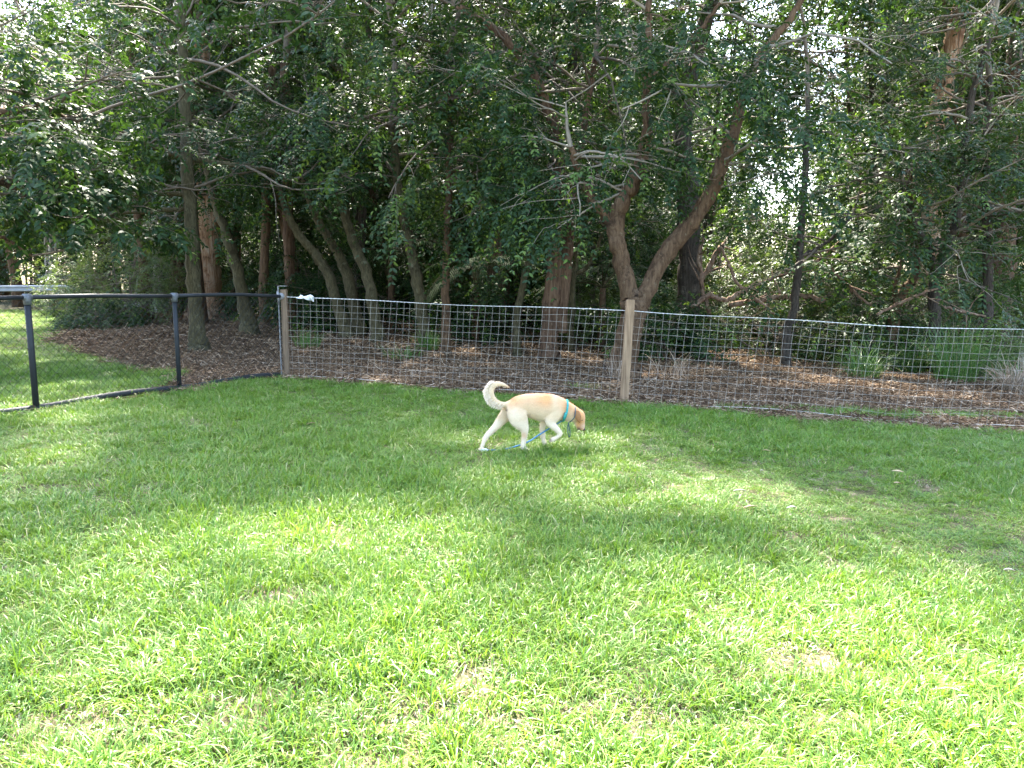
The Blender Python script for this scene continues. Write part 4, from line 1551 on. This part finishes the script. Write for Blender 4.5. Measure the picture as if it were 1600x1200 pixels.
# near hind leg
ell([(590, 430, 100, 44, -.035), (615, 500, 126, 50, -.055), (640, 580, 126, 50, -.065), (682, 655, 96, 42, -.065), (716, 718, 60, 33, -.06), (718, 785, 43, 27, -.055), (710, 850, 35, 22, -.05), (700, 915, 35, 22, -.05), (700, 955, 40, 25, -.05)], 18)
ell([(690, 948, 34, 26, -.05), (725, 975, 34, 32, -.05), (770, 998, 26, 36, -.05), (812, 1014, 17, 32, -.05), (832, 1020, 8, 20, -.05)], 14)
# far hind leg
ell([(540, 470, 96, 46, .05), (490, 540, 88, 46, .06), (430, 610, 70, 40, .065), (365, 685, 52, 31, .065), (300, 750, 41, 25, .065), (238, 818, 35, 22, .06), (208, 885, 27, 19, .06), (188, 945, 25, 19, .06), (175, 972, 26, 22, .06)], 16)
ell([(205, 975, 20, 24, .06), (170, 984, 24, 30, .06), (130, 990, 19, 30, .06), (106, 992, 9, 20, .06)], 14)
# near foreleg, lifted and folded
ell([(1130, 430, 100, 40, -.045), (1110, 500, 112, 46, -.06), (1070, 570, 92, 44, -.07), (1035, 625, 68, 36, -.075), (1060, 668, 50, 30, -.08), (1110, 715, 42, 25, -.085), (1152, 760, 34, 23, -.085), (1172, 785, 28, 22, -.085)], 18)
ell([(1178, 768, 26, 22, -.085), (1158, 800, 24, 20, -.085), (1110, 832, 24, 21, -.08), (1072, 852, 28, 25, -.078), (1046, 868, 22, 24, -.075), (1030, 878, 10, 16, -.075)], 14)
# far foreleg, standing
ell([(1000, 560, 80, 36, .06), (960, 640, 52, 30, .07), (942, 710, 38, 25, .075), (946, 790, 32, 22, .08), (956, 860, 29, 20, .08), (966, 905, 32, 22, .08)], 16)
ell([(955, 905, 28, 24, .08), (975, 928, 26, 30, .08), (1000, 944, 17, 30, .08), (1018, 950, 8, 18, .08)], 12)
tmp = bpy.data.meshes.new('dog_raw')
tmp.from_pydata([tuple(v) for v in np.concatenate(DV)], [], DF)
to = bpy.data.objects.new('dog_raw', tmp)
COL.objects.link(to)
rm = to.modifiers.new('r', 'REMESH')
rm.mode = 'VOXEL'
rm.voxel_size = 0.0062
smo = to.modifiers.new('s', 'SMOOTH')
smo.factor = 0.5
smo.iterations = 7
dg = bpy.context.evaluated_depsgraph_get()
dme = bpy.data.meshes.new_from_object(to.evaluated_get(dg))
bpy.data.objects.remove(to)
dme.name = 'dog_body'
co = np.empty(len(dme.vertices) * 3, np.float32)
dme.vertices.foreach_get('co', co)
co = co.reshape(-1, 3).astype(float)
# coat colour follows the picture-plane position on the animal: tan saddle, ears and head, cream legs, plus a painted sun dapple on the shoulder
d_ = co - EYE
dep = d_ @ FW
zx = ((d_ @ RT) / dep * FPX + 800 - 730) * 8
zy = (600 - (d_ @ UP) / dep * FPX - 580) * 8
cream = np.array([0.60, 0.43, 0.26])
tan = np.array([0.56, 0.265, 0.095])
white = np.array([0.70, 0.555, 0.395])
gold = np.array([0.40, 0.20, 0.08])
back = smooth(560, 330, zy) * smooth(470, 560, zx) * (0.75 + .25 * np.sin(zx * .013 + 1))
back *= 1 - .75 * np.exp(-((zx - 1100) / 45) ** 2)  # pale shoulder band: dappled sunlight painted into the coat colour
back = np.maximum(back, .8 * smooth(1120, 1240, zx) * smooth(640, 430, zy))
head = smooth(1325, 1390, zx)
legs = smooth(560, 680, zy) * (1 - head)
rump = np.exp(-(((zx - 600) / 110) ** 2 + ((zy - 560) / 110) ** 2))
c = cream[None] * (1 - back[:, None]) + tan[None] * back[:, None]
w_ = np.clip(np.maximum(legs * .85, rump * .5), 0, 1)[:, None]
c = c * (1 - w_) + white * w_
hm = (0.95 * head)[:, None]
c = c * (1 - hm) + (tan * .9 + gold * .1) * hm
tail_m = (zx < 520) & (zy < 470)
tm = np.clip(smooth(330, 250, zx + (zy - 250) * .15), 0, 1)[:, None] * tail_m[:, None]
c = c * (1 - .8 * tm) + white * .8 * tm
for (bx, by, br, bc, bs) in ((1398, 722, 26, (.03, .02, .02), .9), (705, 800, 42, tan, .55), (1040, 858, 20, (.12, .07, .05), .8), (495, 488, 12, (.06, .03, .03), .95), (1452, 690, 34, (.55, .38, .30), .6)):
    g_ = bs * np.exp(-(((zx - bx) / br) ** 2 + ((zy - by) / br) ** 2))[:, None]
    c = c * (1 - g_) + np.array(bc) * g_
at = dme.attributes.new('coat', 'FLOAT_COLOR', 'POINT')
at.data.foreach_set('color', np.column_stack([np.clip(c, 0, 1), np.ones(len(c))]).astype(np.float32).ravel())
dme.vertices.foreach_set('co', (co - dog_root).astype(np.float32).ravel())
dme.polygons.foreach_set('use_smooth', np.ones(len(dme.polygons), bool))


def coat_mat():
    m, nt, b = new_mat('dog_coat')
    at = N(nt, 'ShaderNodeAttribute')
    at.attribute_name = 'coat'
    tc = N(nt, 'ShaderNodeTexCoord')
    mp = N(nt, 'ShaderNodeMapping')
    mp.inputs['Scale'].default_value = (.35, 1, 1)
    nt.links.new(tc.outputs['Object'], mp.inputs[0])
    n1 = noise(nt, mp.outputs[0], 160, 4, .6)
    n2 = noise(nt, tc.outputs['Object'], 18, 4, .6)
    f = math_n(nt, 'ADD', math_n(nt, 'MULTIPLY', n1, .25), math_n(nt, 'MULTIPLY', n2, .25))
    v = math_n(nt, 'ADD', f, .75)
    vm = N(nt, 'ShaderNodeVectorMath', operation='SCALE')
    nt.links.new(at.outputs['Color'], vm.inputs[0])
    nt.links.new(v, vm.inputs['Scale'])
    nt.links.new(vm.outputs[0], b.inputs['Base Color'])
    b.inputs['Roughness'].default_value = .75
    b.inputs['Specular IOR Level'].default_value = .2
    b.inputs['Sheen Weight'].default_value = .25
    bump(nt, b, n1, .004, .6)
    return m


M['coat'] = coat_mat()
dme.materials.clear()
dme.materials.append(M['coat'])
body = link('body', dme, dog)
nf = 26000
nr = np.empty(len(dme.vertices) * 3, np.float32)
dme.vertices.foreach_get('normal', nr)
nr = nr.reshape(-1, 3)
vi = rg.integers(0, len(co), nf)
p_ = (co - dog_root)[vi] + rg.normal(0, .003, (nf, 3))
n_ = nr[vi]
bk = np.array([-1.0, -YAW, -.75])
lay = unit(bk - n_ * (n_ @ bk)[:, None] + rg.normal(0, .35, (nf, 3)))
sd_ = unit(np.cross(lay, n_))
hl = rg.uniform(.007, .015, nf)[:, None] * np.where(zx[vi] > 1330, .5, 1)[:, None]
hv = np.stack([p_ - sd_ * .0009 - n_ * .001, p_ + sd_ * .0009 - n_ * .001, p_ + lay * hl + n_ * hl * .38], 1).reshape(-1, 3)
fme = mesh_np('fur', hv, np.arange(nf * 3).reshape(-1, 3), M['coat'])
at = fme.attributes.new('coat', 'FLOAT_COLOR', 'POINT')
cf = np.clip(np.repeat(c[vi] * rg.uniform(.75, 1.2, (nf, 1)), 3, axis=0), 0, 1)
at.data.foreach_set('color', np.column_stack([cf, np.ones(len(cf))]).astype(np.float32).ravel())
link('fur', fme, dog, 'stuff')
M['ear'] = plain_mat('dog_ear', (0.24, 0.105, 0.035), .8, 0, .2, 40)
M['black'] = plain_mat('dog_nose', (0.03, 0.022, 0.02), .4, 0, .2, 30)
M['teal'] = plain_mat('teal_webbing', (0.03, 0.25, 0.22), .7, 0, .2, 60)
M['blue'] = plain_mat('blue_leash', (0.06, 0.17, 0.27), .7, 0, .25, 60)
M['dark_cord'] = plain_mat('dark_cord', (0.03, 0.06, 0.075), .6, 0, .2, 60)
M['fringe'] = plain_mat('tail_fringe', (0.80, 0.66, 0.48), .8, 0, .15, 60)
# ears: hanging folded flaps
for off in (-.062, .062):
    vs, fs = [], []
    rows = [(1372, 492, 26), (1376, 530, 40), (1384, 570, 42), (1392, 605, 33), (1398, 632, 16), (1400, 645, 4)]
    for s_ in (0, 1):
        for j, (x_, y_, w_) in enumerate(rows):
            bul = off * (1.0 + .16 * math.sin(j * .7)) + (.007 if s_ else 0) * (1 if off > 0 else -1)
            vs += [dpt(x_ - w_, y_ - 4, bul * .93), dpt(x_, y_, bul * 1.06), dpt(x_ + w_, y_ + 6, bul * .95)]
    n = len(rows)
    for s_ in (0, 1):
        for j in range(n - 1):
            for e_ in (0, 1):
                b_ = s_ * n * 3 + j * 3 + e_
                fs.append([b_, b_ + 1, b_ + 4, b_ + 3])
    for j in range(n - 1):
        for e_ in (0, 2):
            b_ = j * 3 + e_
            fs.append([b_, b_ + 3, b_ + 3 + n * 3, b_ + n * 3])
    o = link('ear', mesh_np('ear', np.array(vs) - dog_root, fs, M['ear'], True), dog)
    o.modifiers.new('s', 'SUBSURF').levels = 1
    o.modifiers['s'].render_levels = 2


def ball(c, r, k=10, sq=(1, 1, 1)):
    v, f = [], []
    for i in range(k + 1):
        th = math.pi * i / k
        for j in range(k):
            ph = 2 * math.pi * j / k
            v.append((c[0] + r * sq[0] * math.sin(th) * math.cos(ph), c[1] + r * sq[1] * math.sin(th) * math.sin(ph), c[2] + r * sq[2] * math.cos(th)))
    for i in range(k):
        for j in range(k):
            f.append([i * k + j, i * k + (j + 1) % k, (i + 1) * k + (j + 1) % k, (i + 1) * k + j])
    return v, f


mb = MB(); mb.add(*ball(dpt(1452, 724, 0), .017, 10, (1, 1.2, .85))); mb.build('nose', M['black'], dog, True, dog_root)
for off in (-.046, .046):
    mb = MB(); mb.add(*ball(dpt(1432, 610, off), .0095)); mb.build('eye', M['black'], dog, True, dog_root)
# tail fringe: hair locks along the outer edge
mb = MB()
rg_ = np.random.default_rng(9)
ol = spline([(440, 440), (380, 432), (310, 400), (258, 350), (228, 290), (222, 230), (245, 175), (290, 130)], 60)
for i in range(len(ol)):
    for _ in range(9):
        x_, y_ = ol[i] + rg_.normal(0, 6, 2)
        L_ = rg_.uniform(.5, 1.25) * (1.0 if i < 44 else .6)
        dx_, dy_ = -30 * L_, (34 - 38 * max(0, i - 34) / 26) * L_
        ff = rg_.normal(0, .013)
        p0, p1, p2 = dpt(x_ + 40, y_ - 16 + max(0, i - 40), ff), dpt(x_ + 8 + dx_ * .35, y_ + dy_ * .45, ff), dpt(x_ + 8 + dx_ * .75, y_ + dy_ * 1.15, ff * 1.4)
        mb.tube([p0, p1, p2], [.0022, .0018, .0005], 3, False)
mb.build('tail_fringe', M['fringe'], dog, True, dog_root, 'stuff')
# collar
cc = dpt(1213, 490, 0)
ax = unit(dpt(1240, 362, 0) - dpt(1186, 620, 0))
hh = np.linalg.norm(dpt(1240, 362, 0) - dpt(1186, 620, 0)) / 2 * 1.02
nn = unit(np.cross(ax, LAT))
vs, fs = [], []
K = 40
for j in range(K):
    a_ = 2 * math.pi * j / K
    r_ = ax * math.cos(a_) * hh + LAT * math.sin(a_) * hh * .76
    ro = unit(r_)
    for (w_, t_) in ((-.009, .002), (.009, .002), (.009, .006), (-.009, .006)):
        vs.append(cc + r_ + nn * w_ + ro * t_)
for j in range(K):
    for e_ in range(4):
        a_, b_ = j * 4 + e_, j * 4 + (e_ + 1) % 4
        c_, d2 = ((j + 1) % K) * 4 + (e_ + 1) % 4, ((j + 1) % K) * 4 + e_
        fs.append([a_, b_, c_, d2])
collar = link('collar', mesh_np('collar', np.array(vs) - dog_root, fs, M['teal'], False), dog)
mb = MB()
mb.tube(spline([dpt(1205, 600, -.05), dpt(1215, 575, -.075), dpt(1235, 520, -.085)], 8), .012, 8)
mb.build('buckle', M['teal'], collar, True, dog_root)
# dark cord loop hanging from the neck
mb = MB()
nk = [dpt(1352, 445, -.03), dpt(1352, 510, -.072), dpt(1338, 580, -.074), dpt(1300, 622, -.055), dpt(1270, 640, -.04)]
mb.tube(spline(nk, 20), .0045, 6)
mb.tube(spline([dpt(1270, 640, -.04), dpt(1258, 690, -.04), dpt(1258, 760, -.04), dpt(1272, 815, -.04), dpt(1284, 812, -.04), dpt(1284, 750, -.04), dpt(1272, 690, -.04), dpt(1268, 640, -.04)], 40), .0045, 6)
cordo = mb.build('cord_loop', M['dark_cord'], None, True, dog_root)
cordo.location = dog_root
tag(cordo, "dark cord with a loop hanging below the dog's neck", 'cord')
# leash trailing back under the belly to the far hind paw
mb = MB()
lp = spline([dpt(1195, 615, .0), dpt(1150, 640, .0), dpt(1090, 680, .0), dpt(1030, 714, .0), dpt(900, 795, .0), dpt(765, 880, 0.0), dpt(600, 942, .0), dpt(430, 982, .02), dpt(300, 988, .03), dpt(180, 985, .04)], 60)
wv = np.array([0, 0, 1.0])
mb.tube(lp, .0075, 6)
lo_ = lp[0]
leash = mb.build('leash', M['blue'], None, True, lo_)
leash.location = lo_
tag(leash, "blue leash trailing from the collar under the dog's belly to its hind paw", 'leash')
mb = MB()
mb.tube(spline([dpt(180, 985, .03), dpt(215, 975, .02), dpt(245, 985, .015), dpt(215, 996, .01), dpt(175, 992, .02)], 20), .011, 7)
h_ = mb.build('handle', M['rag'], leash, True, lo_)
h_['label'] = 'pale blue-white end of the leash'
bpy.context.view_layer.update()
